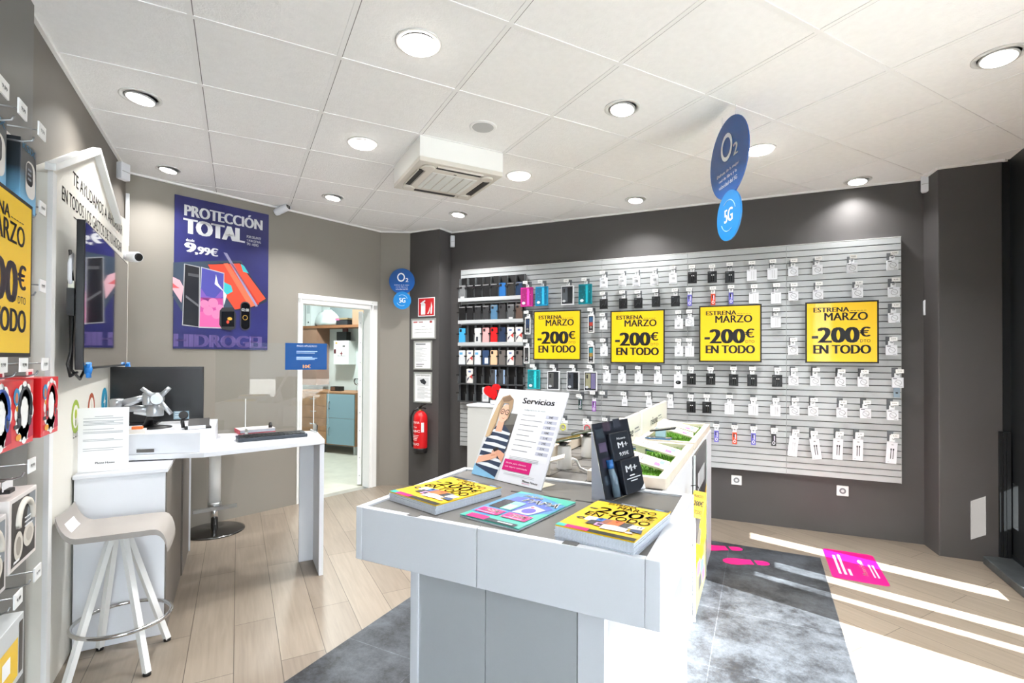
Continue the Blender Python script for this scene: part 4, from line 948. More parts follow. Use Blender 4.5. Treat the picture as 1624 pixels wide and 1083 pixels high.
lbox('smartwatch_box', 'watch', 'dark blue smartwatch box at the photo edge, left one of the pair', a[0] - .25, a[0] - .105, a[1] - .215, a[1] + .003, .10, WB, ks, 'boxed smartwatches on the left panel', ksside)
PXO = FX + .012
q0 = LEFT.px(56, 331, PXO); q1 = LEFT.px(38, 566, PXO)
yellow_poster(LEFT.w(q0[0] - .27, PXO, (q0[1] + q1[1]) / 2), LEFT.ang + .02, 'yellow -200 euro poster on the left grey panel, cut off by the photo edge', .5, q0[1] - q1[1], -.0)
def hpart(col):
    def f(p, M, W, H):
        wh = C('eef0f0'); c = C(col)
        for q in range(12):
            an = 2 * pi * q / 12; p.disc(W * .56 + W * .30 * math.cos(an), H * .5 + H * .36 * math.sin(an), W * .14, W * .14, wh, M, 1, 12)
        p.disc(W * .56, H * .5, W * .32, H * .38, wh, M, 1)
        vs = [(W * .56 + W * .28 * math.cos(a_), H * .56 + H * .32 * math.sin(a_)) for a_ in [pi * k / 16 for k in range(-2, 19)]]
        p.tube([M @ Vector((x, y, .001)) for x, y in vs], .005, c, 6)
        for sx_ in (-1, 1): p.disc(W * .56 + sx_ * W * .24, H * .40, W * .09, H * .13, c, M, 3); p.disc(W * .56 + sx_ * W * .24, H * .40, W * .05, H * .08, C('3c3f48'), M, 4)
        p.disc(W * .2, H * .76, W * .13, H * .13, C('2f86b8'), M, 2).disc(W * .2, H * .74, W * .06, H * .08, C('c87850'), M, 3)
        p.flat([(W * .7, H * .08), (W * .98, H * .1), (W * .95, H * .4), (W * .82, H * .34)], C('b02040'), M, 2).disc(W * .3, H * .14, W * .12, H * .05, C('e09a28'), M, 2).disc(W * .24, H * .58, W * .07, H * .04, C('e0a030'), M, 2).rect(W * .1, H * .28, W * .18, H * .06, INK, M, 2)
    return f
RB = C('d8141c', .3)
zr0, zr1 = L2(92, 683)[1], L2(62, 600)[1]
for u0, u1, col, lab, fx in ((61, 92, 'c0242c', 'red headphone box with a red headset picture, rightmost of three', FX), (27, 53, '2c2e34', 'red headphone box with a dark grey headset picture, middle of three', FX - .0), (-12, 19, '2a4f9e', 'red headphone box with a blue headset picture, leftmost of three', FX)):
    s1 = LEFT.px(u1, 640, fx)[0]
    lbox('headphone_box', 'headphones', lab, s1 - .185, s1, zr0, zr1, .11, RB, hpart(col), 'red boxes of childrens headphones', None, fx)
def bh(p, M, W, H):
    p.rect(W * .08, H * .06, W * .86, H * .88, C('3b3836'), M, 1)
    p.flat([(W * .5, H * .3), (W * .94, H * .4), (W * .94, H * .94), (W * .7, H * .94)], C('7d848a'), M, 2)
    cr = C('cfcac0')
    p.tube([M @ Vector((W * .52 + W * .27 * math.cos(a_), H * .62 + H * .26 * math.sin(a_), .001)) for a_ in [pi * k / 14 for k in range(-1, 16)]], .011, cr, 8)
    p.disc(W * .3, H * .3, W * .16, H * .2, cr, M, 4).disc(W * .3, H * .3, W * .09, H * .13, C('9a948a'), M, 5).disc(W * .66, H * .36, W * .2, H * .17, cr, M, 6).disc(W * .68, H * .36, W * .12, H * .1, C('b6b0a6'), M, 7)
    for q in range(3): p.rect(W * .5, H * (.5 + .06 * q), W * .3, H * .02, C('e4e6e8'), M, 7)
    p.rect(W * .12, H * .1, W * .2, H * .03, C('e8e8ea'), M, 7)
a, b = L2(15, 795), L2(58, 775); zb2 = L2(15, 912)[1]
lbox('headphone_box', 'headphones', 'white and black box with cream over-ear headphones, right of two', a[0], b[0] , zb2, a[1] + .0, .13, C('dad4d0', .4), bh, 'large boxes of over-ear headphones')
lbox('headphone_box', 'headphones', 'black box with cream over-ear headphones at the photo edge', a[0] - .25, a[0] - .02, zb2 - .03, a[1] - .03, .13, C('d0cccb', .4), bh, 'large boxes of over-ear headphones')
a = L2(38, 968)
t = thing('accessory_box', 'yellow and grey box hanging lowest on the left panel', 'accessory box', LEFT.w(a[0] - .2, FX, a[1] - .2), LEFT.ang)
m = MB().bx(0, .2, 0, .09, 0, .2, C('c6cacb', .35)); M = Matrix.Translation((-.0, -.0005, 0)) @ RX90
m.rect(.01, .02, .14, .12, YEL, M, 1).rect(.03, .06, .06, .05, PAPER, M, 2).rect(.16, .02, .03, .16, C('4a4640'), M, 1); m.build('box', t, bevel=.002)
a = L2(10, 775, .13)
t = thing('small_accessory', 'small black accessory hanging above the over-ear headphone boxes', 'accessory', LEFT.w(a[0], .13, a[1] - .06), LEFT.ang)
MB().plate([(-.02, 0), (.02, 0), (.024, .06), (-.024, .06)], -.015, .015, BLACK).build('body', t, bevel=.003); MB().bx(-.03, .05, -.001, .001, .055, .085, C('e4e4e6')).build('hang_tab', t)

# ================================================================ SERVICE DESK
TOPZ = .89
t = thing('cabinet', 'white low counter cabinet under the service desk behind the grey stool', 'cabinet', (-.535, 3.12, 0))
MB().bx(-.158, .21, 0, .76, .0, .835, WHITE).build('body', t, bevel=.002)
MB().bx(.21, .216, .0, .76, .0, .833, mat('taupe_side', (112, 106, 100), .45, var=.03)).build('grey_side', t)
MB().bx(-.162, .22, -.012, .76, .835, .855, WHITE).build('top', t, bevel=.002)
# desk
dk = thing('service_desk', 'white service desk along the left wall with an end panel leg', 'desk', (0, 0, 0))
pts = [(-.70, 3.43), (-.165, 3.305), (.508, 3.478), (.515, 3.93), (-.1, 4.08), (-.70, 4.10)]
MB().prism(pts, TOPZ - .028, TOPZ, WHITE).build('top', dk, bevel=.002)
m = MB().bx(.478, .506, 3.48, 3.80, 0, TOPZ - .028, WHITE).bx(.385, .479, 3.775, 3.80, 0, TOPZ - .028, WHITE); m.build('leg', dk, bevel=.001)
m = MB().prism([(-.335, 4.36), (-.31, 4.36), (-.31, 3.9), (-.335, 3.9)], 0.0, TOPZ - .03, mat('taupe_side', (0, 0, 0))); m.prism([(-.405, 4.362), (-.30, 4.362), (-.30, 4.38), (-.405, 4.38)], 0, TOPZ - .03, WHITE); m.build('divider', dk)
dk.name = 'service_desk'
# raised till box on the desk
UB = 1.003
t = thing('raised_shelf', 'white raised box on the desk carrying the monitor arm', 'desk riser', (0, 0, 0))
b0 = onz(318, 721, TOPZ); b0.y = 3.315
MB().prism([(-.69, 3.445), (-.185, 3.325), (-.12, 3.49), (-.12, 4.0), (-.69, 4.08)], TOPZ + .001, UB, WHITE).build('body', t, bevel=.002)
p = onz(244, 716, .905)
m = MB(); M = Matrix.Translation((-.43, 3.3797, TOPZ + .012)) @ Matrix.Rotation(-.234, 4, 'Z') @ RX90
m.rect(-.06, 0, .085, .018, C('5c5a58'), M, 3); m.build('handle_slot', t)
# paper notice in a stand, leaning on the low cabinet
zt = .856
a, b = onz(124, 738, zt), onz(204, 731, zt); a.y = b.y = (a.y + b.y) / 2; a = Vector((a.x, 3.19, zt)); 
def online_y(u, v, y):
    d = ray(u, v); return CAMP + d * (y / d.y)
ya = 3.17; PL, PR_, PT = online_y(123, 738, ya), online_y(204, 731, ya), online_y(204, 645, ya)
t = thing('desk_notice', 'white printed paper in an acrylic stand on the low cabinet', 'notice', (PL.x, ya, zt))
W, H = PR_.x - PL.x, PT.z - zt
MB().bx(0, W, -.003, 0, 0, H, PAPER).bx(0, W, 0, .003, 0, H, ACRYL).prism([(0, 0), (W, 0), (W, .09), (0, .09)], .0, .003, ACRYL).build('sheet', t)
m = MB(); M = Matrix.Translation((0, -.0034, 0)) @ RX90; lines = [.86, .83, .79, .77, .75, .73, .66, .62, .60, .50, .48, .36, .33]
for k, y in enumerate(lines): m.rect(W * (.1 if k else .32), H * y, W * (.78 if k % 3 else .6) * (1 if k else .6), H * .008, C('a2a6ac'), M, 1)
m.text('Phone House', W * .34, H * .12, W * .38, H * .032, INK, M, 1, .03); m.build('print', t)

# monitor
ym = 3.86
q = [online_y(u, v, ym) for u, v in ((167, 583), (318, 580), (325, 656), (176, 661))]
t = thing('monitor', 'large black monitor on the service desk partly behind the television', 'monitor', ((q[0].x + q[1].x) / 2, ym, (q[0].z + q[2].z) / 2 - .04))
W, H = q[1].x - q[0].x, q[0].z - q[2].z
t.rotation_euler.z = -.06; t.location.x += .02
MB().bx(-W / 2, W / 2, 0, .025, -H / 2, H / 2 + .045, BLACKS).build('casing', t, bevel=.004)
MB().rect(-W / 2 + .008, -H / 2 + .02, W - .016, H + .01, mat('matt_screen', (16, 18, 21), .28), Matrix.Translation((0, -.0006, 0)) @ RX90).build('screen', t)
m = MB().rect(W * .17, -H * .46, W * .17, H * .17, C('7f98a6'), Matrix.Translation((0, -.0012, 0)) @ RX90)
for k in range(3): m.rect(W * .185, -H * (.42 - .05 * k), W * (.07 + .03 * (k % 2)), H * .015, C('c8d4da'), Matrix.Translation((0, -.0014, 0)) @ RX90, 0)
m.build('sticker', t)
hz = t.location.z - H / 2
m = MB().bx(-.14, -.08, .03, .05, UB - t.location.z, -H * .2, BLACK).bx(-.22, 0, -.04, .1, UB - t.location.z, UB - t.location.z + .012, BLACK); m.build('stand', t)
# empty monitor arm
ya = 3.62
def ol(u, v, y=ya): return online_y(u, v, y)
t = thing('monitor_mount', 'silver articulated monitor arm with an empty cross plate', 'monitor arm', (0, 0, 0))
g = mat('arm_silver', (172, 176, 180), .3, metal=.7)
pb = ol(240, 686)
cb = Vector((pb.x, 3.66, UB))
m = MB().lathe([(.10, 0), (.10, .006), (.03, .018), (.022, .02)], BLACK, Matrix.Translation((cb.x - .0, cb.y, UB)) @ Matrix.Diagonal((1, .8, 1, 1)), 28); top = ol(246, 660)
m.tube([(cb.x - .02, cb.y, UB + .012), (cb.x - .01, cb.y - .02, UB + .06), (top.x, ya, top.z)], [.03, .02, .026], BLACK, 12); m.build('base', t)
e1 = ol(246, 650); m = MB().lathe([(.042, -.035), (.044, -.03), (.044, .03), (.04, .034)], g, Matrix.Translation((e1.x + .0, ya, e1.z)), 24).lathe([(.044, 0), (.036, .008)], C('d8dade'), Matrix.Translation((e1.x, ya, e1.z + .034)), 24); m.build('elbow', t)
j = ol(196, 648, ya); k2 = ol(186, 640, ya + .02)
m = MB().tube([(e1.x, ya, e1.z), (j.x, ya + .02, j.z + .004)], .022, g, 10); m.tube([(e1.x - .01, ya - .008, e1.z - .028), (j.x + .05, ya + .008, j.z - .022)], .012, C('d4d8dc', .3), 8); m.build('lower_arm', t)
m = MB().lathe([(.034, -.03), (.036, .02), (.03, .028)], g, Matrix.Translation((k2.x, ya + .02, k2.z)), 20); e2 = ol(236, 632, ya - .02)
m.tube([(k2.x, ya + .02, k2.z), (e2.x, ya - .02, e2.z + .01)], .018, g, 10); m.tube([(k2.x + .04, ya + .01, k2.z - .014), (e2.x - .05, ya - .01, e2.z - .012)], .01, C('d4d8dc', .3), 8); m.build('upper_arm', t)
v = ol(247, 632, ya - .03)
MB().lathe([(.03, -.036), (.032, -.03), (.032, .03), (.028, .034)], g, Matrix.Translation((e2.x, ya - .02, e2.z)), 20).lathe([(.03, 0), (.038, .012), (.03, .03)], g, Matrix.Translation((v.x + .01, ya - .05, v.z)) @ Matrix.Rotation(pi / 2, 4, 'X'), 20).build('tilt_joint', t)
m = MB()
for dx, dz in ((-.075, .065), (.06, .065), (.07, -.09)):
    m.tube([(v.x + .012, ya - .062, v.z), (v.x + .012 + dx * .6, ya - .068, v.z + dz * .6), (v.x + .012 + dx, ya - .072, v.z + dz)], [.017, .013, .012], g, 8)
m.build('mount_plate', t)
# small things on the riser
p = onz(213, 688, UB)
m = MB().box((0, 0, .012), (.1, .05, .024), C('d9d3cb')).box((.012, -.005, .028), (.05, .03, .02), C('e2722c')); meta(m.build('tape_box', loc=(p.x, p.y + .02, UB)), 'small orange and white box behind the paper notice', 'box')
p = onz(298, 683, UB)
t = thing('card_reader', 'black card terminal in a cradle on the desk riser', 'card reader', (p.x + .05, 3.52, UB), .15)
MB().bx(-.075, .06, -.04, .05, 0, .012, BLACK).add([(-.06, -.035, .012), (.05, -.035, .012), (.06, .05, .055), (-.05, .05, .055), (-.06, -.03, .0), (.05, -.03, 0), (.06, .05, 0), (-.05, .05, 0)], [(0, 1, 2, 3), (7, 6, 5, 4), (0, 4, 5, 1), (1, 5, 6, 2), (2, 6, 7, 3), (3, 7, 4, 0)], BLACK).bx(-.06, .03, -.042, -.04, .002, .022, C('c8ccd0')).build('cradle', t)
m = MB().tube([(-.08, 0, .01), (-.085, 0, .045), (-.08, -.006, .07)], .01, BLACK).lathe([(.02, -.015), (.025, 0), (.02, .015)], BLACK, Matrix.Translation((-.08, -.006, .085)) @ Matrix.Rotation(1.2, 4, 'X'), 16); m.build('scanner_head', t)
# acrylic safety screen with blue sheet
za = TOPZ
L0, R0 = onz(341, 706, za), onz(503, 688, za)
yA, yB = 3.60, 3.86
ql = ray(341, 640); tL = 3.80 / ql.y; PLs = CAMP + ql * tL
qr = ray(521, 640); tR = 3.90 / qr.y; PRs = CAMP + qr * tR
fr = Fr((PLs.x, PLs.y), (PRs.x, PRs.y))
zt = fr.px(430, 544)[1]; z0 = fr.px(430, 681)[1]
z0 = max(z0, za + .012)
t = thing('acrylic_screen', 'clear acrylic safety screen standing on the service desk', 'screen', fr.w(0, 0, 0), fr.ang)
W = fr.len
MB().plate([(x, y + z0) for x, y in rr(W, zt - z0, .02)], -.0025, .0025, ACRYL).build('pane', t)
for u in (389, 497):
    s = fr.px(u, 680)[0]
    MB().plate([(s - .002, za + .001), (s + .002, za + .001), (s + .002, za + .26), (s - .002, za + .26)], -.006, .006, C('dfe2e0', .2)).prism([(s - .004, -.09), (s + .004, -.09), (s + .004, .07), (s - .004, .07)], za + .001, za + .012, C('d4d8d6', .2)).prism([(s - .0025, -.10), (s + .0025, -.1), (s + .0025, -.0), (s - .0025, -.0)], za + .012, za + .06, ACRYL).build('foot', t)
a = fr.px(452, 586.5, .003); b = fr.px(518.5, 545, .003)
t = thing('blue_sheet', 'blue printed sheet stuck to the corner of the acrylic screen', 'notice', fr.w(a[0], .0035, a[1]), fr.ang)
W, H = b[0] - a[0], b[1] - a[1]
m = MB().rect(0, 0, W, H, C('1c62b0', .3), RX90, 0).bx(0, W, 0, .0008, 0, H, C('1c62b0', .3)); M = RX90; WT = C('dbe6f2')
m.text('PAGO APLAZADO', W * .27, H * .86, W * .48, H * .07, WT, M, 1, .02)
for k, y in enumerate((.68, .62, .46, .42, .38)): m.rect(W * .26, H * y, W * (.5 - .06 * (k % 3)), H * .025, C('9fc0e2'), M, 1)
m.text('10€', W * .42, H * .06, W * .18, H * .13, C('f2b25c'), M, 1, .03); m.build('print', t)
# keyboard, notebook
p0, p1 = onz(378, 697, za + .02), onz(488, 688, za + .02)
d = p1 - p0; t = thing('keyboard', 'dark keyboard lying behind the front edge of the desk', 'keyboard', ((p0 + p1) / 2).to_3d() * 1, math.atan2(d.y, d.x)); t.location.z = za + .001
W = d.length; MB().add([(-W / 2, 0, 0), (W / 2, 0, 0), (W / 2, .115, 0), (-W / 2, .115, 0), (-W / 2, 0, .022), (W / 2, 0, .022), (W / 2, .115, .03), (-W / 2, .115, .03)], [(3, 2, 1, 0), (4, 5, 6, 7), (0, 1, 5, 4), (1, 2, 6, 5), (2, 3, 7, 6), (3, 0, 4, 7)], mat('keyboard_grey', (44, 52, 62), .5)).build('case', t, bevel=.003)
m = MB()
for r_ in range(4):
    for c in range(15): m.bx(-W / 2 + .012 + c * (W - .024) / 15, -W / 2 + .009 + (c + 1) * (W - .024) / 15, .010 + r_ * .024, .031 + r_ * .024, .022 + r_ * .0018, .029 + r_ * .0018, BLACKS)
m.build('keys', t)
p = onz(408, 690, za); t = thing('notebook', 'white notebook with a red edge behind the keyboard', 'notebook', (p.x + .0, p.y + .16, za + .001), .2)
MB().bx(-.12, .11, -.06, .1, 0, .025, PAGES).bx(-.122, .112, -.062, .1, .025, .028, C('e9dede')).bx(-.124, -.119, -.062, .1, 0, .028, C('cf5060')).bx(-.12, .112, -.064, -.061, 0, .006, C('cf5060')).build('pages', t)
m = MB().tube([(.085, -.03, .031), (.1, .03, .05), (.108, .05, .03)], .012, BLACK); m.build('clip', t)

# ================================================================ STOOLS
def stool_seat(mb, m, W=.45, D=.34, cu=.055):
    def prof(u):
        x = (u - .5) * W
        z = .0
        if u < .22: z = (.22 - u) ** 2 / .0484 * cu; x += (.22 - u) ** 2 / .0484 * cu * .25
        if u > .80: z = -((u - .80) / .20) ** 2 * cu * .9; x -= ((u - .80) / .20) ** 2 * cu * .35
        return x, z
    mb.hole = prof
    for top in (1, 0):
        def fn(u, v):
            x, z = prof(u); w_ = 1 - .10 * abs(2 * u - 1) ** 3; y = (v - .5) * D * w_
            z += .012 * (abs(2 * v - 1) ** 2.5)
            return (x, y, z + (.012 if top else -.012))
        mb.grid(fn if top else (lambda u, v: fn(1 - u, v)), 24, 12, m)
    n = 24
    for v in (0, 1):
        def fe(u, w_):
            x, z = prof(u if v == 0 else 1 - u); k = 1 - .10 * abs(2 * u - 1) ** 3; return (x, (v - .5) * D * k, z + .012 + (w_ - .5) * .024)
        mb.grid(fe, n, 1, m)
    for u0 in (0, 1):
        def fe(v, w_):
            x, z = prof(u0); vv = v if u0 else 1 - v; y = (vv - .5) * D * .9; return (x, y, z + .012 * abs(2 * vv - 1) ** 2.5 + (w_ - .5) * .024)
        mb.grid(fe, 12, 1, m)
SZ = .625
t = thing('bar_stool', 'white stool with a warm grey saddle seat and chrome foot ring', 'stool', (-.47, 2.905, 0), -.02)
SEAT = mat('warm_grey_seat', (156, 151, 146), .5)
m = MB(); m.M = Matrix.Translation((0, 0, SZ)); stool_seat(m, SEAT, .46, .30, .10); so = m.build('seat', t)
hm = MB(); hm.M = Matrix.Translation((0, 0, SZ + .0145))
hm.grid(lambda u, v: (m.hole(.055 + .075 * u)[0], (v - .5) * .13, m.hole(.055 + .075 * u)[1] + .001), 4, 2, mat('handle_hole_light', (228, 232, 236), .5)); hm.build('grip_hole', t)
legs = [(-.17, -.10), (.125, -.15), (.165, .14), (-.115, .19)]
for x, y in legs:
    m = MB(); tp = Vector((x * .16 - .01, y * .12, SZ - .02)); bt = Vector((x, y, .012)); m.tube([tp, bt], .0175, WHITE2, 4, smooth=False); m.build('leg', t)
    MB().lathe([(.016, 0), (.016, .014)], BLACK, Matrix.Translation((x, y, 0)), 10).build('foot', t)
MB().bx(-.05, .04, -.05, .05, SZ - .03, SZ - .012, WHITE2).build('hub', t)
m = MB(); m.tube([(.005 + .19 * math.cos(2 * pi * k / 40), .02 + .175 * math.sin(2 * pi * k / 40), .205) for k in range(40)], .009, CHROME, 10, True); m.build('foot_ring', t)
t = thing('bar_stool', 'pedestal stool with a round dark base behind the service desk', 'stool', (-.16, 4.775, 0), .2)
CH2 = mat('dark_chrome', (92, 92, 92), .12, metal=1)
MB().lathe([(.225, 0), (.225, .008), (.2, .014), (.04, .02), (.03, .024)], CH2, None, 44).build('base', t)
MB().lathe([(.026, .0), (.026, .25)], CHROME, Matrix.Translation((0, 0, .02)), 20).lathe([(.045, 0), (.045, .46)], WHITE2, Matrix.Translation((0, 0, .24)), 24).build('column', t)
MB().bx(-.17, .14, -.13, -.10, .20, .225, STEEL).bx(-.02, .02, -.12, 0, .205, .225, STEEL).lathe([(.05, 0), (.05, .04)], STEEL, Matrix.Translation((0, 0, .2)), 20).build('footrest', t)
m = MB(); m.M = Matrix.Translation((.04, -.05, .735)); stool_seat(m, mat('cream_seat', (205, 200, 190), .5), .42, .36); m.build('seat', t)

# ================================================================ BLUE POSTER ON THE GREY WALL
q = [BACK.px(u, v, .01) for u, v in ((278, 306), (426, 342), (425, 545), (274, 556))]
s0, s1 = (q[0][0] + q[3][0]) / 2, (q[1][0] + q[2][0]) / 2; z1 = (q[0][1] + q[1][1]) / 2; z0 = 1.50
W, H = s1 - s0, z1 - z0
t = thing('blue_poster', 'large dark blue poster with white slogan, phones and watches on the grey wall', 'poster', BACK.w(s0, 0, z0), BACK.ang)
NAVY = mat('navy_print', (38, 40, 100), .35, var=.22, vscale=3)
m = MB().bx(0, W, -.008, -.001, 0, H, NAVY); m.build('board', t)
m = MB(); M = Matrix.Translation((0, -.0084, 0)) @ RX90
def PX(x, y): return ((x - 60) / 580 * W, 1 - 0)
def pp(x, y):   # crop pixels of the poster -> canvas (undo the perspective slant)
    u = (x - 68) / (645 - 68); yt = 62 + (205 - 62) * u; yb = 1028 + (985 - 1028) * u
    return u * W, (1 - (y - yt) / (yb - yt)) * H
def poly(pts, c, lay, r=.4): m.flat([pp(*p) for p in reversed(pts)], C(c, r) if isinstance(c, str) else c, M, lay)
WT = C('e9ebee')
def tx(s, x0, y0, x1, y1, b=.03, c=WT, lay=2):
    a = pp(x0, y1); a2 = pp(x0, y0); b_ = pp(x1, y0); m.text(s, a[0], a[1], b_[0] - a[0], a2[1] - a[1], c, M, lay, b)
tx('PROTECCIÓN', 124, 108, 598, 195, .06)
tx('TOTAL', 124, 210, 476, 304, .09); tx('desde', 132, 336, 178, 354, .05); tx('9', 130, 360, 182, 420, .07); tx(',99€', 186, 380, 314, 438, .07)
tx('POR DELANTE', 497, 318, 592, 333, .02); tx('Y POR DETRÁS', 497, 338, 592, 355, .02); tx('TPU - HIDRO', 497, 361, 575, 376, .02)
tx('HIDROGEL', 64, 930, 700, 1010, .06, C('5e5190'), 1) if False else m.text('HIDROGEL', .015 * W, .012 * H, .965 * W, .085 * H, C('62548f'), M, 1, .07)
poly([(64, 580), (64, 490), (370, 470), (462, 470), (620, 690), (520, 745), (110, 790), (62, 700)], '39475a', 1)
poly([(62, 580), (100, 600), (120, 640), (110, 740), (62, 660)], 'd9a9b4', 2); poly([(62, 620), (85, 640), (100, 650), (62, 650)], 'cf5a60', 3)
poly([(255, 495), (370, 482), (460, 480), (636, 690), (636, 705), (545, 745), (430, 770), (330, 640)], '1d2b3a', 2)
poly([(258, 497), (452, 486), (628, 690), (540, 738), (425, 762), (320, 620)], 'e0472e', 3)
poly([(350, 488), (378, 486), (560, 732), (520, 745)], 'ef6c4c', 4); poly([(395, 486), (405, 486), (585, 722), (572, 728)], 'b83322', 4)
poly([(458, 488), (480, 500), (512, 545), (475, 535)], '35b2b8', 4); poly([(355, 600), (400, 620), (410, 655), (375, 675), (345, 655)], '38b6bc', 4)
poly([(122, 495), (212, 512), (212, 885), (115, 880)], 'a6a8ac', 5); poly([(127, 500), (207, 517), (207, 880), (120, 874)], '24252b', 6, .2); poly([(145, 552), (205, 560), (205, 578), (145, 570)], '4a4b50', 7); poly([(133, 690), (205, 745), (205, 760), (133, 705)], '64666c', 7)
poly([(218, 512), (356, 545), (352, 882), (207, 888)], 'b9bcc4', 8); poly([(222, 518), (352, 550), (348, 876), (212, 880)], '4a4aa0', 9); poly([(216, 700), (350, 700), (348, 876), (212, 880)], 'c04a92', 10); poly([(214, 790), (348, 770), (348, 876), (212, 880)], 'dd5f9e', 11)
poly([(216, 700), (260, 730), (350, 690), (350, 640), (300, 700), (250, 690), (217, 640)], '7a55b0', 10)
for x, y, r in ((240, 740, 26), (290, 730, 30), (330, 760, 24), (262, 780, 30), (310, 800, 28)):
    a = pp(x, y); m.disc(a[0], a[1], r / 577 * W, r / 940 * H, C('e27fae'), M, 12)
poly([(305, 555), (318, 610), (372, 680), (356, 740), (350, 655), (298, 615)], 'e3e6ec', 13)
poly([(330, 775), (345, 755), (410, 750), (432, 790), (428, 875), (400, 890), (345, 885), (328, 860)], '2b2c30', 14); poly([(340, 780), (420, 775), (420, 865), (342, 870)], '15161a', 15, .15)
a = pp(380, 840); m.disc(a[0], a[1], .012 * W * 1.3, .012 * H, C('d8452e'), M, 16); a = pp(392, 820); m.disc(a[0], a[1], .02, .014, C('d0a23c'), M, 16)
a = pp(490, 795); 
m.flat([(a[0] + x - .055 * W, a[1] + y - .105 * H) for x, y in rr(.115 * W, .205 * H, .055 * W, 8)], C('3a3b40'), M, 14); m.flat([(a[0] + x - .045 * W, a[1] + y - .098 * H) for x, y in rr(.096 * W, .19 * H, .045 * W, 8)], C('121318', .15), M, 15)
m.text('02:08', a[0] - .04 * W, a[1] + .03 * H, .08 * W, .02 * H, WT, M, 16, .02); m.ring(a[0], a[1] - .015 * H, .018, .022, C('c8a03c'), M, 16)
m.flat([pp(350, 420), pp(560, 740), pp(575, 735), pp(372, 425)], C('8f8cb0'), M, 4)
m.build('print', t)

# blue round wall sign on the grey return, and the hanging sign
BLU1 = mat('deep_blue_acrylic', (26, 84, 158), .25, var=.1, vscale=2); BLU2 = mat('sky_blue_acrylic', (34, 128, 200), .25)
def o2sign(t, R, r, dz, th, back=False):
    m = MB().plate([(R * math.cos(2 * pi * k / 48), R * math.sin(2 * pi * k / 48)) for k in range(48)], -th / 2, th / 2, BLU1); m.build('large_disc', t)
    m = MB().plate([(r * math.cos(2 * pi * k / 40) + .03 * R, r * math.sin(2 * pi * k / 40) + dz) for k in range(40)], -th / 2 - .002, th / 2 + .001, BLU2); m.build('small_disc', t)
    m = MB(); WT = C('eef2f6'); M = Matrix.Translation((0, -th / 2 - .0025, 0)) @ RX90
    m.ring(-.06 * R, .30 * R, .21 * R, .30 * R, WT, M, 1, 36, 1, 1.15); m.text('2', .30 * R, -.06 * R, .2 * R, .3 * R, WT, M, 1, .04)
    for k, s in enumerate(('Disfruta de la mejor', 'red de fibra y la', 'velocidad del 5G')): m.text(s, 0, (-.36 - .155 * k) * R, (1.15, .92, .95)[k] * R, .10 * R, WT, M, 1, .02, 'c')
    m.build('lettering', t); m = MB()
    m.text('5G', .03 * R - .3 * r, dz - .26 * r, .66 * r, .54 * r, WT, M, 3, .05); m.build('lettering', t)
    m = MB(); m.tube([M @ Vector((.03 * R + .62 * r * math.cos(a), dz + .62 * r * math.sin(a), .001)) for a in [pi * (.1 + .6 * k / 10) for k in range(11)]], .0025, C('9fcbe8'), 4); m.tube([M @ Vector((.03 * R + .62 * r * math.cos(a), dz + .62 * r * math.sin(a), .001)) for a in [pi * (1.15 + .5 * k / 10) for k in range(11)]], .0025, C('9fcbe8'), 4); m.build('arc_marks', t)
s, z = B2.px(637.5, 446, .04); 
e0, e1 = B2.px(617, 446, .04)[0], B2.px(658.5, 446, .04)[0]; R = abs(COLF.px(637.5, 426, .1)[1] - COLF.px(637.5, 466, .1)[1]) / 2
FS = Fr((0, 0), ang=math.radians(-28)); d = ray(637.5, 446); tt = (Vector((1.50, 5.43, 0)) - CAMP).dot(FS.n) / d.dot(FS.n); P = CAMP + d * tt
t = thing('round_sign', 'blue double disc sign with white lettering beside the office door', 'sign', P, FS.ang)
R = 20.3 / F * (P - CAMP).dot(FV); o2sign(t, R, R * .69, -1.50 * R, .012)
MB().tube([(0, 0, 0), (0, .10, 0)], .02, WHITE2, 10).build('wall_spacer', t)
dS = math.atan2(-.898, -.44) ; FS = Fr((0, 0), ang=math.atan2(-math.cos(.456), -math.sin(.456)) )
FS = Fr((0, 0), ang=math.atan2(-math.cos(YAW - .037), -math.sin(YAW - .037)))
dep = 2.86; r0 = ray(1155.5, 251); P = CAMP + r0 * dep
t = thing('hanging_sign', 'blue oval looking double disc sign hanging from the ceiling', 'sign', P, FS.ang)
R = 64.5 / F * dep * .98; o2sign(t, R, R * .62, -1.45 * R, .006)
m = MB(); 
for x in (-.35, .35): m.tube([(x * R, 0, R * .93), (x * R, 0, CEIL - P.z - .004)], .0012, C('b8bcc0'), 5)
m.build('thread', t)
# ================================================================ FRONT TABLE
TZ = .95
A0, A1, B0, B1 = -1.168, -.212, 1.227, 1.892
TW, TD = A1 - A0, B1 - B0
t = thing('display_table', 'white front display table with a recessed grey top and grey cabinet base', 'table', AB((A0 + A1) / 2, (B0 + B1) / 2), TA)
hx, hy = TW / 2, TD / 2; zb = TZ - .168; rim = .024
m = MB().bx(-hx, -hx + rim, -hy, hy, zb, TZ, WHITE).bx(hx - rim - .012, hx, -hy, hy, zb, TZ, WHITE).bx(-hx + rim, hx - rim - .012, hy - rim, hy, zb, TZ, WHITE); m.build('surround', t, bevel=.0015)
for x0, x1 in ((-hx + rim, -.029), (-.026, hx - rim - .013)):
    MB().bx(x0, x1, -hy + .001, -hy + rim, zb, TZ - .001, WHITE).build('front_panel', t, bevel=.001)
MB().bx(-hx + rim, hx - rim - .012, -hy + rim, hy - rim, TZ - .05, TZ - .008, GREYTOP).build('top', t)
m = MB()
for x in (-hx + .20, hx - .25): m.bx(x, x + .04, -hy + .004, -hy + rim + .004, TZ - .009, TZ + .0003, GREYTOP)
for x0, x1 in ((-.13, -.04), (.0, .10), (.12, .18)): m.bx(x0, x1, .09, .10, TZ - .0085, TZ - .0072, BLACK)
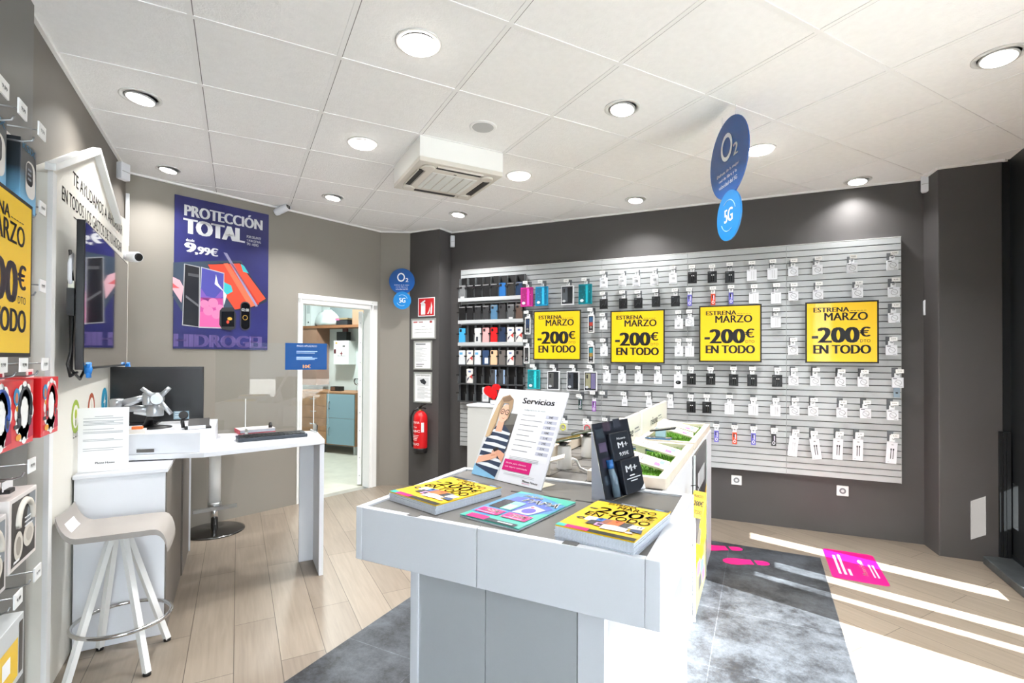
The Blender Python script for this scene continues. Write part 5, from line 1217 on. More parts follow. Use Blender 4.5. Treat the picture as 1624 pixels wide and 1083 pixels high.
m.build('cable_slots', t)
bx0, bx1, by0, by1 = -hx + .155, hx - .16, -hy + .085, hy - .03
m = MB().bx(bx0, bx0 + .03, by0, by1, 0, zb + .02, WHITE).bx(bx1 - .075, bx1, by0 + .004, by1, 0, zb + .02, WHITE).bx(bx0, bx1, by0 + .03, by1, 0, zb + .02, WHITE).bx(bx1, hx - .02, by1 - .12, by1, 0, zb, WHITE); m.build('base', t, bevel=.001)
xs = bx0 + .031; xe = bx1 - .078; xm = xs + (xe - xs) * .46
for x0, x1 in ((xs, xm - .0015), (xm + .0015, xe)): MB().bx(x0, x1, by0 + .006, by0 + .03, .03, zb + .0, GREYPAN).build('cabinet_door', t)
TS = TZ - .008                                      # surface of the recessed top

def cat_art(p, M, W, H):
    yellow_art_cat(p, M, W, H)
def yellow_art_cat(mb, M, W, H):
    mb.rect(0, .07 * H, W, .86 * H, YEL, M, 0); mb.rect(0, .93 * H, W, .07 * H, C('30363f', .3), M, 0)
    mb.rect(.34 * W, .945 * H, .24 * W, .02 * H, C('a9b4c4'), M, 1).rect(.82 * W, .945 * H, .12 * W, .02 * H, C('8fb4e0'), M, 1)
    mb.rect(0, 0, .12 * W, .075 * H, C('35c0b4', .3), M, 1).rect(.12 * W, 0, .3 * W, .075 * H, MAG, M, 1).rect(.42 * W, 0, .58 * W, .07 * H, C('35332c', .3), M, 1)
    def T(s, x0, x1, y0, y1, b=.02): mb.text(s, x0 * W, (1 - y1) * H, (x1 - x0) * W, (y1 - y0) * H, INK, M, 3, b)
    T('ESTRENA', .20, .60, .085, .145, .01); T('MARZO', .38, .90, .155, .245, .01); mb.rect(.06 * W, .635 * H, .11 * W, .028 * H, INK, M, 3); T('200', .18, .80, .265, .445, .012); T('€', .82, .96, .285, .40, .02); T('DTO', .82, .96, .42, .45); T('EN TODO', .12, .96, .465, .585, .012)
    M = M @ Matrix.Translation((0, .02 * H, 0)) @ Matrix.Diagonal((1, .86, 1, 1))
    mb.ring(.14 * W, .34 * H, .03 * W, .055 * W, C('2c2f48'), M, 3).rect(.2 * W, .30 * H, .14 * W, .14 * H, C('dfe2ec'), M, 2)
    for x, c, w_ in ((.33, '1f6ec8', .13), (.43, '9a5a3c', .12), (.52, 'ee6c2c', .15), (.66, '33353a', .13)): mb.flat([(x * W, .24 * H), ((x + w_) * W, .27 * H), ((x + w_ + .02) * W, .45 * H), ((x + .02) * W, .43 * H)], C(c), M, 3 + int(x * 10) % 3)
    for x, c in ((.37, '16406e'), (.58, 'b84a18')): mb.rect(x * W, .38 * H, .04 * W, .05 * H, C(c), M, 7)
    mb.flat([(.78 * W, .28 * H), (.95 * W, .3 * H), (.96 * W, .4 * H), (.8 * W, .41 * H)], C('e6e9ee'), M, 4)
    mb.flat([(.28 * W, .18 * H), (.42 * W, .2 * H), (.44 * W, .33 * H), (.3 * W, .32 * H)], C('2a2b30'), M, 6).rect(.40 * W, .17 * H, .09 * W, .10 * H, C('e7a2d2'), M, 7).rect(.43 * W, .19 * H, .06 * W, .06 * H, C('3a3050'), M, 8)
    mb.flat([(.5 * W, .12 * H), (.8 * W, .14 * H), (.82 * W, .25 * H), (.62 * W, .28 * H), (.5 * W, .25 * H)], C('e9ebee'), M, 6).disc(.86 * W, .15 * H, .05 * W, .025 * H, C('d9dce4'), M, 7)
    mb.flat([(.84 * W, .2 * H), (.99 * W, .19 * H), (.97 * W, .29 * H), (.84 * W, .27 * H)], C('33456a'), M, 6); mb.ring(.92 * W, .14 * H, .012 * W, .02 * W, C('7c86a0'), M, 8).rect(.88 * W, .33 * H, .012 * W, .05 * H, C('30343c'), M, 6).rect(.92 * W, .33 * H, .012 * W, .05 * H, C('30343c'), M, 6)
def magstack(corner_px, zc, th, label, art, n=9, sag=.0, cover=None):
    """pile of magazines; corner_px = near-left, near-right, far-right, far-left of the top cover"""
    P = [onz(u, v, TS + th) for u, v in corner_px]
    c = sum(P, Vector()) / 4; ex = ((P[1] - P[0]) + (P[2] - P[3])); ang = math.atan2(ex.y, ex.x)
    W = ((P[1] - P[0]).length + (P[2] - P[3]).length) / 2; H = ((P[3] - P[0]).length + (P[2] - P[1]).length) / 2
    if th > .035: c -= ta * .012
    for k in range(n):                              # every magazine of the pile is a thing of its own
        z0, z1 = th * k / n, th * (k + 1) / n; j = random.uniform(-.002, .002); l = random.uniform(-.002, .002)
        top = k == n - 1
        g = thing(label[2], label[0] if top else label[1], label[3], (c.x, c.y, TS + z0), ang, label[4])
        MB().bx(-W / 2 + j, W / 2 + j, -H / 2 + l, H / 2 + l, .0002, z1 - z0, (cover or YEL) if top else PAGES).build('pages', g)
        if top:
            p = MB(); art(p, Matrix.Translation((-W / 2, -H / 2, z1 - z0 + .0006)), W, H); p.build('cover_print', g)
magstack([(627, 783), (708, 803), (780, 771), (713, 752)], 0, .030, ('yellow offer magazine on top of the left pile on the front table', 'offer magazine under the top one of the left pile on the front table', 'magazine', 'magazine', 'offer magazines in the left pile'), yellow_art_cat, 10)
magstack([(900, 836), (1032, 863), (1054, 810), (947, 790)], 0, .040, ('yellow offer magazine on top of the right pile on the front table corner', 'offer magazine under the top one of the right pile on the table corner', 'magazine', 'magazine', 'offer magazines in the right pile'), yellow_art_cat, 12)
def papa(p, M, W, H):
    te = C('4fb8a8', .3)
    p.rect(0, 0, W, H, te, M, 0).flat([(0, .16 * H), (.3 * W, .1 * H), (W, .5 * H), (W, .8 * H), (.3 * W, H), (0, .9 * H)], C('4f8fc0', .3), M, 1).flat([(.1 * W, .4 * H), (.8 * W, .3 * H), (.95 * W, .62 * H), (.5 * W, .86 * H), (.14 * W, .8 * H)], C('4a62b8', .3), M, 2)
    p.rect(.1 * W, 0, .32 * W, .1 * H, MAG, M, 3).rect(.42 * W, 0, .5 * W, .07 * H, C('32424c', .3), M, 3).rect(.62 * W, .025 * H, .24 * W, .022 * H, C('d8e2e6'), M, 4)
    WT = C('f2f5f7')
    p.text('PARA', .2 * W, .84 * H, .34 * W, .07 * H, WT, M, 4, .04, 'l', .12); p.text('PAPÁ', .34 * W, .68 * H, .6 * W, .15 * H, WT, M, 5, .05, 'l', .12)
    p.rect(.08 * W, .36 * H, .22 * W, .28 * H, C('2c3238', .2), M, 4).rect(.28 * W, .36 * H, .20 * W, .27 * H, C('86d3b4', .2), M, 5).rect(.31 * W, .38 * H, .14 * W, .14 * H, C('b9e4c4'), M, 6)
    p.flat([(.52 * W, .34 * H), (.8 * W, .34 * H), (.88 * W, .56 * H), (.62 * W, .62 * H)], C('c9c8e0'), M, 4).disc(.7 * W, .45 * H, .1 * W, .08 * H, C('5a4fb0'), M, 5).disc(.66 * W, .56 * H, .03 * W, .02 * H, C('b84860'), M, 6)
    for x, s in ((.06, '209€'), (.52, '189€')): p.rect(x * W, .16 * H, .4 * W, .15 * H, MAG, M, 5).text(s, (x + .1) * W, .21 * H, .26 * W, .085 * H, WT, M, 6, .04).rect((x + .03) * W, .175 * H, .3 * W, .015 * H, C('f6b8d6'), M, 6)
magstack([(740, 820), (838, 839), (899, 796), (817, 776)], 0, .008, ('turquoise gift leaflet on top of the thin middle pile on the front table', 'turquoise leaflet under the top one of the thin middle pile', 'leaflet', 'leaflet', 'turquoise gift leaflets'), papa, 3, cover=C('4fb8a8', .3))

# services board: leaning white board with a printed woman
zs = TS
def at_line(u, v, P, d2):
    """point on the vertical plane through P with horizontal direction d2"""
    n = Vector((-d2.y, d2.x, 0)); d = ray(u, v); return CAMP + d * ((P - CAMP).dot(n) / d.dot(n))
bl, br = onz(748, 752, zs), onz(858, 779, zs)
d2 = (br - bl).normalized(); SW = (br - bl).length; ang = math.atan2(d2.y, d2.x)
bk = Vector((-d2.y, d2.x, 0))                       # away from the viewer
# tilt: solve so that the top corner lands on the photo corner
best = None
for k in range(0, 500):
    tl = math.radians(k * .08)
    for L in [.36 + .005 * q for q in range(26)]:
        T1 = bl + bk * (L * math.sin(tl)) + Vector((0, 0, L * math.cos(tl))); q = T1 - CAMP; z = q.dot(FV)
        u = CX + F * q.dot(RV) / z; v = HY - F * q.dot(UV) / z
        T2 = T1 + d2 * SW; q2 = T2 - CAMP; z2 = q2.dot(FV); u2 = CX + F * q2.dot(RV) / z2; v2 = HY - F * q2.dot(UV) / z2
        e = (u - 796) ** 2 + (v - 616) ** 2 + (u2 - 900) ** 2 + (v2 - 624) ** 2
        if best is None or e < best[0]: best = (e, tl, L)
tl, SH = best[1], best[2]
t = thing('services_board', 'white services board with a printed woman, leaning back on the front table', 'display board', bl + Vector((0, 0, .001)), ang)
TM = Matrix.Rotation(-tl, 4, 'X')
MB().bx(0, SW, -.001, .004, 0.001, SH, mat('board_white', (226, 227, 232), .35), TM).build('board', t)
MB().add([(SW * .62, .004, .002), (SW * .95, .004, .002), (SW * .95, .11, .001), (SW * .62, .11, .001), (SW * .62, .004, .0), (SW * .95, .004, .0), (SW * .95, .11, 0), (SW * .62, .11, 0)], [(0, 1, 2, 3), (7, 6, 5, 4), (0, 4, 5, 1), (1, 5, 6, 2), (2, 6, 7, 3), (3, 7, 4, 0)], C('cfc7b4')).add([(SW * .5, .012, 0), (SW * .5, .11, 0), (SW * .5, SH * math.sin(tl) * .4 + .012, SH * math.cos(tl) * .4), (SW * .52, .012, 0), (SW * .52, .11, 0), (SW * .52, SH * math.sin(tl) * .4 + .012, SH * math.cos(tl) * .4)], [(0, 1, 2), (5, 4, 3), (0, 3, 4, 1), (1, 4, 5, 2), (2, 5, 3, 0)], WHITE).build('strut', t)
m = MB(); M = TM @ Matrix.Translation((0, -.0013, .0015)) @ RX90; W, H = SW, SH
def q(pts, c, l): m.flat([(x * W, y * H) for x, y in pts], C(c, .4), M, l)
m.rect(0, 0, W, H, mat('board_print', (222, 223, 230), .35), M, 0)
q([(.0, .0), (.40, .0), (.40, .72), (.10, .74), (.0, .6)], 'c9ccd0', 1); q([(.22, .30), (.40, .3), (.40, .72), (.22, .72)], '6c6a66', 2); q([(.24, .45), (.4, .45), (.4, .6), (.24, .58)], '4c4a48', 3)
q([(.0, .0), (.36, .0), (.33, .1), (.0, .12)], '7fb2d4', 3)                                # jeans
body = [(.02, .1), (.36, .02), (.385, .2), (.39, .42), (.36, .52), (.26, .58), (.14, .56), (.06, .44), (.03, .3)]
q(body, '2c3a54', 4)
for k in range(6):                                                                         # stripes
    y = .12 + k * .075; q([(.03, y), (.38, y - .02), (.385, y + .005), (.2, y + .03), (.03, y + .022)], 'd4dbe2', 5)
q([(.15, .5), (.25, .5), (.24, .64), (.15, .62)], 'd8a68c', 6)                             # neck
m.disc(.205 * W, .71 * H, .075 * W, .105 * H, C('e2b49a'), M, 7)                           # face
q([(.1, .90), (.2, .93), (.28, .88), (.30, .78), (.28, .62), (.262, .74), (.22, .83), (.15, .83), (.13, .74), (.13, .56), (.10, .44), (.03, .42), (.03, .62), (.06, .8)], 'a08568', 8)
q([(.03, .42), (.08, .43), (.12, .6), (.1, .84), (.06, .78), (.03, .62)], 'c0a684', 9)
q([(.1, .88), (.2, .92), (.27, .88), (.22, .85), (.14, .84)], '7c6450', 9)
m.ring(.172 * W, .73 * H, .022 * W, .030 * W, C('2c2422'), M, 10, 20, 1, 1.1).ring(.245 * W, .725 * H, .022 * W, .030 * W, C('2c2422'), M, 10, 20, 1, 1.1).rect(.195 * W, .735 * H, .028 * W, .005 * H, C('2c2422'), M, 10)
m.disc(.172 * W, .728 * H, .008 * W, .007 * H, C('4a3830'), M, 9).disc(.245 * W, .725 * H, .008 * W, .007 * H, C('4a3830'), M, 9)
q([(.18, .662), (.215, .652), (.245, .664), (.215, .644)], 'a8504a', 9); q([(.205, .70), (.222, .69), (.21, .685)], 'c08a70', 9)
q([(.02, .12), (.2, .18), (.3, .22), (.29, .27), (.2, .25), (.03, .2)], 'dca88e', 8); q([(.39, .18), (.3, .24), (.22, .28), (.23, .31), (.32, .3), (.4, .27)], 'd59e84', 9)
for k in range(4): q([(.2 + .004 * k, .285 - .022 * k), (.27, .30 - .022 * k), (.27, .283 - .022 * k), (.205 + .004 * k, .268 - .022 * k)], 'e0b096' if k % 2 else 'cf967c', 10)
q([(.21, .30), (.27, .33), (.30, .31), (.24, .275)], '2a2624', 11)                          # phone
m.text('Servicios', .42 * W, .845 * H, .44 * W, .065 * H, INK, M, 3, .03)
m.text('configuraciones de móvil', .47 * W, .765 * H, .3 * W, .02 * H, C('6f8f98'), M, 2, .01)
q([(.45, .25), (.97, .25), (.97, .79), (.45, .79)], 'e4e5ea', 1)
for k in range(8):
    y = .715 - k * .055
    m.rect(.47 * W, y * H, (.18 + .04 * ((k * 3) % 4)) * W, .008 * H, C('9a9da4'), M, 2).rect(.80 * W, (y - .012) * H, .16 * W, .034 * H, C('bcbfd0'), M, 2).text('%d€' % (9 + k * 3 % 20), .84 * W, (y - .006) * H, .06 * W, .022 * H, INK, M, 3, .02)
for k in range(3): m.rect(.47 * W, (.262 - k * .014) * H, .40 * W, .006 * H, C('a8aab0'), M, 2)
m.rect(.42 * W, .115 * H, .38 * W, .115 * H, C('cc0f72', .4), M, 3).text('Gratis para clientes', .45 * W, .182 * H, .28 * W, .022 * H, C('f6dbe8'), M, 4, .02).text('con seguro contratado', .45 * W, .145 * H, .31 * W, .022 * H, C('f6dbe8'), M, 4, .02)
for k in range(2): m.rect(.46 * W, (.09 - k * .014) * H, .42 * W, .004 * H, C('b4b6bc'), M, 2)
m.text('Phone House', .74 * W, .035 * H, .2 * W, .022 * H, INK, M, 3, .03).rect(.74 * W, .022 * H, .1 * W, .004 * H, C('c84a80'), M, 3)
for k in range(7): m.ring((.38 + .025 * (k % 4)) * W, (.80 + .02 * (k // 2)) * H, .012 * W, .0135 * W, C('9fc4d4'), M, 2, 14)
m.build('print', t)

# black stand-up card
bl, br = onz(962, 798, zs), onz(1017, 777, zs); d2 = (br - bl).normalized(); SW = (br - bl).length; ang = math.atan2(d2.y, d2.x); bk = Vector((-d2.y, d2.x, 0))
best = None
for k in range(-100, 400):
    tl = math.radians(k * .1)
    for L in [.2 + .004 * q_ for q_ in range(30)]:
        e = 0
        for base, (uu, vv) in ((bl, (939, 674)), (br, (994, 663))):
            T1 = base + bk * (L * math.sin(tl)) + Vector((0, 0, L * math.cos(tl))); q2 = T1 - CAMP; z = q2.dot(FV)
            e += (CX + F * q2.dot(RV) / z - uu) ** 2 + (HY - F * q2.dot(UV) / z - vv) ** 2
        if best is None or e < best[0]: best = (e, tl, L)
tl, SH = best[1], best[2]
t = thing('standup_card', 'black stand-up advertising card with white lettering on the front table', 'display card', bl + Vector((0, 0, .001)), ang)
TM = Matrix.Rotation(-tl, 4, 'X'); CB = mat('black_card', (30, 34, 44), .3, var=.15, vscale=20)
MB().bx(0, SW, -.001, .002, .001, SH, CB, TM).build('back_card', t)
m = MB(); m.bx(SW * .42, SW * .98, -.022, -.001, .004, SH * .47, C('20252e', .3), TM).bx(SW * .30, SW * .84, -.016, -.001, SH * .47, SH * .84, C('20252e', .3), TM); m.build('front_panel', t, bevel=.004)
MB().add([(-.001, .002, .0), (.0, .06, .0), (.002, SH * math.sin(tl) + .004, SH * math.cos(tl) * .98)], [(0, 1, 2), (2, 1, 0)], C('c6cad6')).build('support_flap', t)
m = MB(); M = TM @ Matrix.Translation((0, -.0225, 0)) @ RX90; M2 = TM @ Matrix.Translation((0, -.0165, 0)) @ RX90; WT = C('e8ebf0')
m.text('M+', SW * .52, SH * .30, SW * .32, SH * .085, WT, M, 1, .03).text('M+', SW * .47, SH * .63, SW * .28, SH * .075, WT, M2, 1, .03).text('Nuevo', SW * .47, SH * .74, SW * .24, SH * .03, WT, M2, 1, .02).text('9,95€', SW * .47, SH * .52, SW * .26, SH * .055, WT, M2, 1, .03)
m.build('lettering', t); m = MB()
m.rect(SW * .6, SH * .24, SW * .14, SH * .015, WT, M, 1).rect(SW * .5, SH * .205, SW * .4, SH * .012, WT, M, 1).rect(SW * .6, SH * .17, SW * .2, SH * .012, WT, M, 1).flat([(SW * .97, SH * .02), (SW * .97, SH * .10), (SW * .9, SH * .06), (SW * .82, SH * .03)], WT, M, 1)
m.build('small_print', t); m = MB(); MB_ = TM @ Matrix.Translation((0, -.0012, 0)) @ RX90
for k, (x, y, c) in enumerate(((.06, .62, '4a3f58'), (.04, .8, '23303c'), (.25, .88, '35293a'), (.55, .9, '252b3a'), (.08, .42, '3a3048'), (.05, .2, '2a3644'))): m.rect(SW * x, SH * y, SW * .2, SH * .12, C(c), MB_, 1)
m.build('backdrop_print', t)
m = MB().tube([TM @ Vector((SW * .22, -.012, .01)), TM @ Vector((SW * .22, -.012, SH * .28)), TM @ Vector((SW * .2, -.010, SH * .42))], [.014, .013, .010], C('6f8494', .15), 12); m.lathe([(.012, 0), (.012, .03)], C('1f5fa0', .2), TM @ Matrix.Translation((SW * .2, -.011, SH * .40)), 12); m.build('bottle_picture', t)

# ================================================================ LONG DISPLAY TABLE BEHIND
LA0, LA1, LB0, LB1, LZ = -1.02, -.332, 1.905, 4.06, .905
t = thing('long_table', 'long white display table with grey top carrying the turf trays', 'table', AB((LA0 + LA1) / 2, (LB0 + LB1) / 2), TA)
hx, hy = (LA1 - LA0) / 2, (LB1 - LB0) / 2
m = MB().bx(-hx, hx, -hy, hy, .0, .06, WHITE).bx(hx - .02, hx, -hy, hy, .06, LZ, WHITE).bx(-hx, -hx + .02, -hy, hy, .06, LZ, WHITE).bx(-hx + .02, hx - .02, -hy, -hy + .02, .06, LZ, WHITE).bx(-hx + .02, hx - .02, hy - .02, hy, .06, LZ, WHITE); m.build('body', t, bevel=.001)
m = MB().bx(-hx + .02, hx - .02, -hy + .02, hy - .02, LZ - .03, LZ - .004, GREYTOP)
for k in range(1, 14): m.bx(-hx + .02, hx - .02, -hy + .02 + k * .15, -hy + .026 + k * .15, LZ - .006, LZ - .0032, BLACK)
for k in (1, 2): m.bx(-hx + k * .17, -hx + k * .17 + .004, -hy + .02, hy - .02, LZ - .006, LZ - .0032, BLACK)
m.build('top', t)
# graphic panel on its right side
s0, s1 = 2.90, 3.535
t = thing('side_poster', 'tall black and yellow poster in clear acrylic on the right side of the long table', 'poster', AB(LA1 + .004, s0, 0.02), TA + pi / 2)
W, H = s1 - s0, .885
MB().bx(0, W, -.008, -.001, 0, H, C('2b2c30', .3)).build('board', t)
EDG = mat('acrylic_edge', (206, 214, 214), .15)
MB().bx(-.008, .0, -.012, -.001, -.012, H + .004, EDG).bx(W, W + .008, -.012, -.001, -.012, H + .004, EDG).build('acrylic_edge', t)
m = MB(); M = Matrix.Translation((0, -.0083, 0)) @ RX90
m.flat([(0, .06 * H), (W, .1 * H), (W, .62 * H), (.72 * W, .56 * H), (.4 * W, .5 * H), (0, .42 * H)], YEL, M, 1).flat([(0, .0), (W, 0), (W, .3 * H), (.6 * W, .22 * H), (.2 * W, .3 * H), (0, .26 * H)], C('54503c'), M, 2).flat([(.1 * W, .44 * H), (.4 * W, .36 * H), (.5 * W, .44 * H), (.3 * W, .5 * H)], C('3c3a34'), M, 2).flat([(.5 * W, .44 * H), (W, .56 * H), (W, .68 * H), (.7 * W, .6 * H)], C('c89a18'), M, 2)
m.text('YA', .2 * W, .80 * H, .6 * W, .06 * H, WT, M, 2, .02) if False else None
for k in range(6): m.rect((.22 + .1 * k) * W, .74 * H, .06 * W, .12 * H, C('dfe2e6'), M, 2)
m.text('ABIERTO', .2 * W, .745 * H, .62 * W, .11 * H, C('3a3c42'), M, 3, .02) if False else None
for x, y, c in ((.2, .2, 'c83c6c'), (.5, .14, '3a4a9a'), (.3, .08, '2a2b30'), (.7, .2, 'b84a2c'), (.6, .05, '5a3a80')): m.rect(x * W, y * H, .2 * W, .08 * H, C(c), M, 3)
m.build('print', t)
q0 = onz(1118, 775, 0)
# small yellow tag hanging at the side
dq = ray(1106, 800); P0 = AB(LA1 + .055, 0, 0); tt = (P0 - CAMP).dot(ta) / dq.dot(ta); P = CAMP + dq * tt
t = thing('yellow_tag', 'small yellow offer tag hanging beside the front table corner', 'tag', P, TA + pi / 2 - .9)
tw, th_ = .07, .13
m = MB().bx(-tw / 2, tw / 2, -.001, .001, -th_ / 2, th_ / 2, YEL); M = Matrix.Translation((-tw / 2, -.0013, -th_ / 2)) @ RX90
m.text('-200€', tw * .08, th_ * .45, tw * .84, th_ * .2, INK, M, 1, .03).text('EN TODO', tw * .08, th_ * .15, tw * .84, th_ * .14, INK, M, 1, .02).text('MARZO', tw * .1, th_ * .76, tw * .7, th_ * .1, INK, M, 1, .02); m.build('tag', t); t.rotation_euler.y = .25
MB().tube([(0, 0, th_ / 2), (-.012, .02, th_ / 2 + .025), (-.03, .04, th_ / 2 + .012)], .002, BLACK, 6).build('hook', t)

# wooden trays with turf
def tray(b0, b1, label, a0=-.668, a1=-.340):
    t = thing('turf_tray', label, 'tray', AB((a0 + a1) / 2, (b0 + b1) / 2, LZ), TA, 'wooden trays filled with artificial turf')
    hx, hy, zt = (a1 - a0) / 2, (b1 - b0) / 2, .045; f = .035
    MB().bx(-hx, hx, -hy, -hy + f, 0, zt, WOOD).bx(-hx, hx, hy - f, hy, 0, zt, WOOD).bx(-hx, -hx + f, -hy + f, hy - f, 0, zt, WOOD).bx(hx - f, hx, -hy + f, hy - f, 0, zt, WOOD).build('frame', t, bevel=.0015)
    m = MB()
    for k in range(1, 4): m.bx(-hx - .0006, hx + .0006, -hy - .0006, hy + .0006, k * zt / 4 - .0007, k * zt / 4 + .0007, mat('ply_line', (176, 152, 122), .6))
    m2 = MB()
    m2.bx(-hx + f, hx - f, -hy + f, hy - f, 0.0, .014, GRASS)
    rnd = random.Random(int(b0 * 100))
    for k in range(2600):
        x, y = rnd.uniform(-hx + f + .003, hx - f - .003), rnd.uniform(-hy + f + .003, hy - f - .003); a = rnd.uniform(0, 2 * pi); h_ = rnd.uniform(.012, .024); lx, ly = rnd.uniform(-.008, .008), rnd.uniform(-.008, .008); w_ = .0022
        m2.add([(x - w_ * math.cos(a), y - w_ * math.sin(a), .012), (x + w_ * math.cos(a), y + w_ * math.sin(a), .012), (x + lx, y + ly, .012 + h_)], [(0, 1, 2)], GRASS)
    g = m2.build('turf', t); g['kind'] = 'stuff'
    return t
tray(2.085, 3.02, 'turf filled wooden tray nearest the front table')
tray(3.075, 4.03, 'turf filled wooden tray at the slatwall end of the long table')
# white divider boards
for k, (b0, b1, lab, word) in enumerate(((2.25, 3.19, 'white upright divider board behind the nearer turf tray', 0), (3.215, 4.17, 'white upright divider board with dark lettering behind the far turf tray', 1))):
    t = thing('divider_board', lab, 'sign board', AB(-.672, b0, LZ), TA + pi / 2, 'white divider boards along the long table')
    W = b1 - b0 - .02; H = 1.10 - LZ
    MB().plate(rr(W, H, .02), -.002, .010, OFFW).plate(rr(W, H, .02), .010, .016, WOOD).build('board', t)
    m = MB(); M = Matrix.Translation((0, -.0024, 0)) @ RX90
    m.text('réuse', W * (.30 if word else .52), H * .38, W * .26, H * .26, C('4c4f50'), M, 1, .03); m.rect(W * (.6 if word else .82), H * .55, W * .12, H * .04, G3, M, 1).rect(W * (.6 if word else .82), H * .45, W * .16, H * .03, G1, M, 1)
    m.build('lettering', t)
# sloping wooden price blocks on the turf
def pblock(u0, v0, u1, v1, label, wid=.09, phone=False):
    """near/right end at (u1,v1) on the turf, raised left end at (u0,v0)"""
    e1 = onz(u1, v1, LZ + .045); a1_, b1_ = ab(e1)
    # keep the left end on the same b line
    best = None
    for k in range(60):
        L = .12 + k * .006
        for hz in [.0 + .006 * q_ for q_ in range(22)]:
            for db in (-.04, -.02, 0, .02, .04):
                P = AB(a1_ - L, b1_ + db, LZ + .045 + hz); q2 = P - CAMP; z = q2.dot(FV)
                e = (CX + F * q2.dot(RV) / z - u0) ** 2 + (HY - F * q2.dot(UV) / z - v0) ** 2 + 40 * (L - .24) ** 2
                if best is None or e < best[0]: best = (e, L, hz, db)
    _, L, hz, db = best; L = min(max(L, .2), a1_ + .645)
    t = thing('price_block', label, 'price holder', AB(a1_, b1_, LZ + .040), TA + math.atan2(-db, L), 'sloping wooden price blocks on the turf')
    tiltm = Matrix.Translation((0, 0, .006)) @ Matrix.Rotation(math.asin(max(-.5, min(.5, hz / L))), 4, 'Y') @ Matrix.Rotation(math.radians(14), 4, 'X')
    m = MB().bx(-L, 0, -wid / 2, wid / 2, -.011, .0, WOOD, tiltm); m.build('block', t, bevel=.002)
    m = MB(); 
    m.rect(-L * .52, -wid * .38, L * .48, wid * .76, C('d6d8de', .35), tiltm, 2).rect(-L * .5, -wid * .3, L * .12, wid * .5, C('8f9098'), tiltm, 3).rect(-L * .3, -wid * .36, L * .13, wid * .34, C('e060a0'), tiltm, 3).rect(-L * .2, -wid * .1, L * .1, wid * .4, C('74b8d8'), tiltm, 3)
    for k in range(4): m.rect(-L * (.60 + .1 * k), -wid * .2, L * .012, wid * .5, INK, tiltm, 2)
    m.build('price_card', t)
    MB().prism([(-L * .92, -wid * .4), (-L * .72, -wid * .4), (-L * .72, wid * .4), (-L * .92, wid * .4)], -.03, max(-.018, hz * .8 - .012), WOOD).build('wedge', t)
def cx5(x, y): return 860 + x * .17241, 620 + y * .17241
pblock(*cx5(835, 450), *cx5(1265, 575), 'wooden price block on the nearer turf tray, farther one')
pblock(*cx5(830, 575), *cx5(1160, 690), 'wooden price block on the nearer turf tray, closest to the front table')
pblock(*cx5(1085, 270), *cx5(1425, 360), 'wooden price block on the far turf tray, farthest one', .08)
pblock(*cx5(1040, 305), *cx5(1390, 405), 'wooden price block on the far turf tray, nearer one', .08)
# phones on the trays
def phone(u, v, z, ang, tilt, c, label, L=.15, w_=.072, roll=0):
    p = onz(u, v, z)
    t = thing('phone', label, 'phone', p, ang, 'display phones on the long table')
    M = Matrix.Rotation(roll, 4, 'X') @ Matrix.Rotation(tilt, 4, 'Y')
    MB().prism([(x - L / 2, y - w_ / 2) for x, y in rr(L, w_, .01)], -.004, .004, C(c, .2), M).build('body', t, bevel=.0015)
    MB().flat([(x - L / 2 + .003, y - w_ / 2 + .003) for x, y in rr(L - .006, w_ - .006, .009)], C('101216', .1), M @ Matrix.Translation((0, 0, .0045))).build('screen', t)
phone(*cx5(930, 530), LZ + .055, TA + .1, .05, '3f6c9c', 'blue phone lying on the nearer turf tray')
phone(*cx5(1070, 432), LZ + .05, TA, .0, '4a78a4', 'blue phone lying at the near corner of the far turf tray')
phone(*cx5(1110, 352), LZ + .105, TA + .05, -.16, '1c1e22', 'black phone held up on a small stand on the far turf tray')
p = onz(*cx5(1090, 425), LZ + .03); t = thing('phone_stand', 'small pale blue stand under the raised black phone', 'phone stand', (p.x, p.y, LZ + .02), TA)
MB().add([(-.03, -.025, 0), (.03, -.025, 0), (.03, .025, 0), (-.03, .025, 0), (-.03, -.02, .075), (.03, -.02, .062), (.03, .02, .062), (-.03, .02, .075)], [(3, 2, 1, 0), (4, 5, 6, 7), (0, 1, 5, 4), (1, 2, 6, 5), (2, 3, 7, 6), (3, 0, 4, 7)], C('9db8cc', .3)).build('block', t, bevel=.003)
# left half: cylinder stands with phones, cable, price cards and a plywood rail
for k, (u, v, lab) in enumerate(((895, 742, 'white tube phone stand nearest the services board'), (932, 724, 'white tube phone stand farther from the services board'))):
    p = onz(u, v, LZ); t = thing('tube_stand', lab, 'phone stand', (p.x, p.y, LZ - .003), TA, 'white tube phone stands')
    MB().lathe([(.034, 0), (.036, .006), (.032, .10), (.028, .112), (.0275, .112)], WHITE2, None, 28).build('tube', t)
    MB().lathe([(.012, 0), (.02, .01), (.016, .02)], BLACKS, Matrix.Translation((-.008, 0, .108)), 12).bx(-.045, .02, -.014, .014, .120, .128, BLACKS).build('clamp', t)
    M = Matrix.Rotation(-.22, 4, 'Y')
    ph = thing('phone', 'dark green phone on the %s white tube stand' % ('nearer', 'farther')[k], 'phone', (p.x, p.y, LZ + .138), TA + .35, 'display phones on the long table')
    MB().prism([(x - .09, y - .038) for x, y in rr(.17, .076, .01)], -.004, .004, C('4c5a46', .25), M).build('body', ph, bevel=.0015)
    MB().flat([(x - .086, y - .035) for x, y in rr(.162, .07, .009)], C('1a1d1c', .1), M @ Matrix.Translation((0, 0, .0045))).build('screen', ph)
p0, p1, p2, p3 = onz(907, 727, LZ + .07), onz(920, 742, LZ + .01), onz(934, 748, LZ + .01), onz(946, 744, LZ + .01)
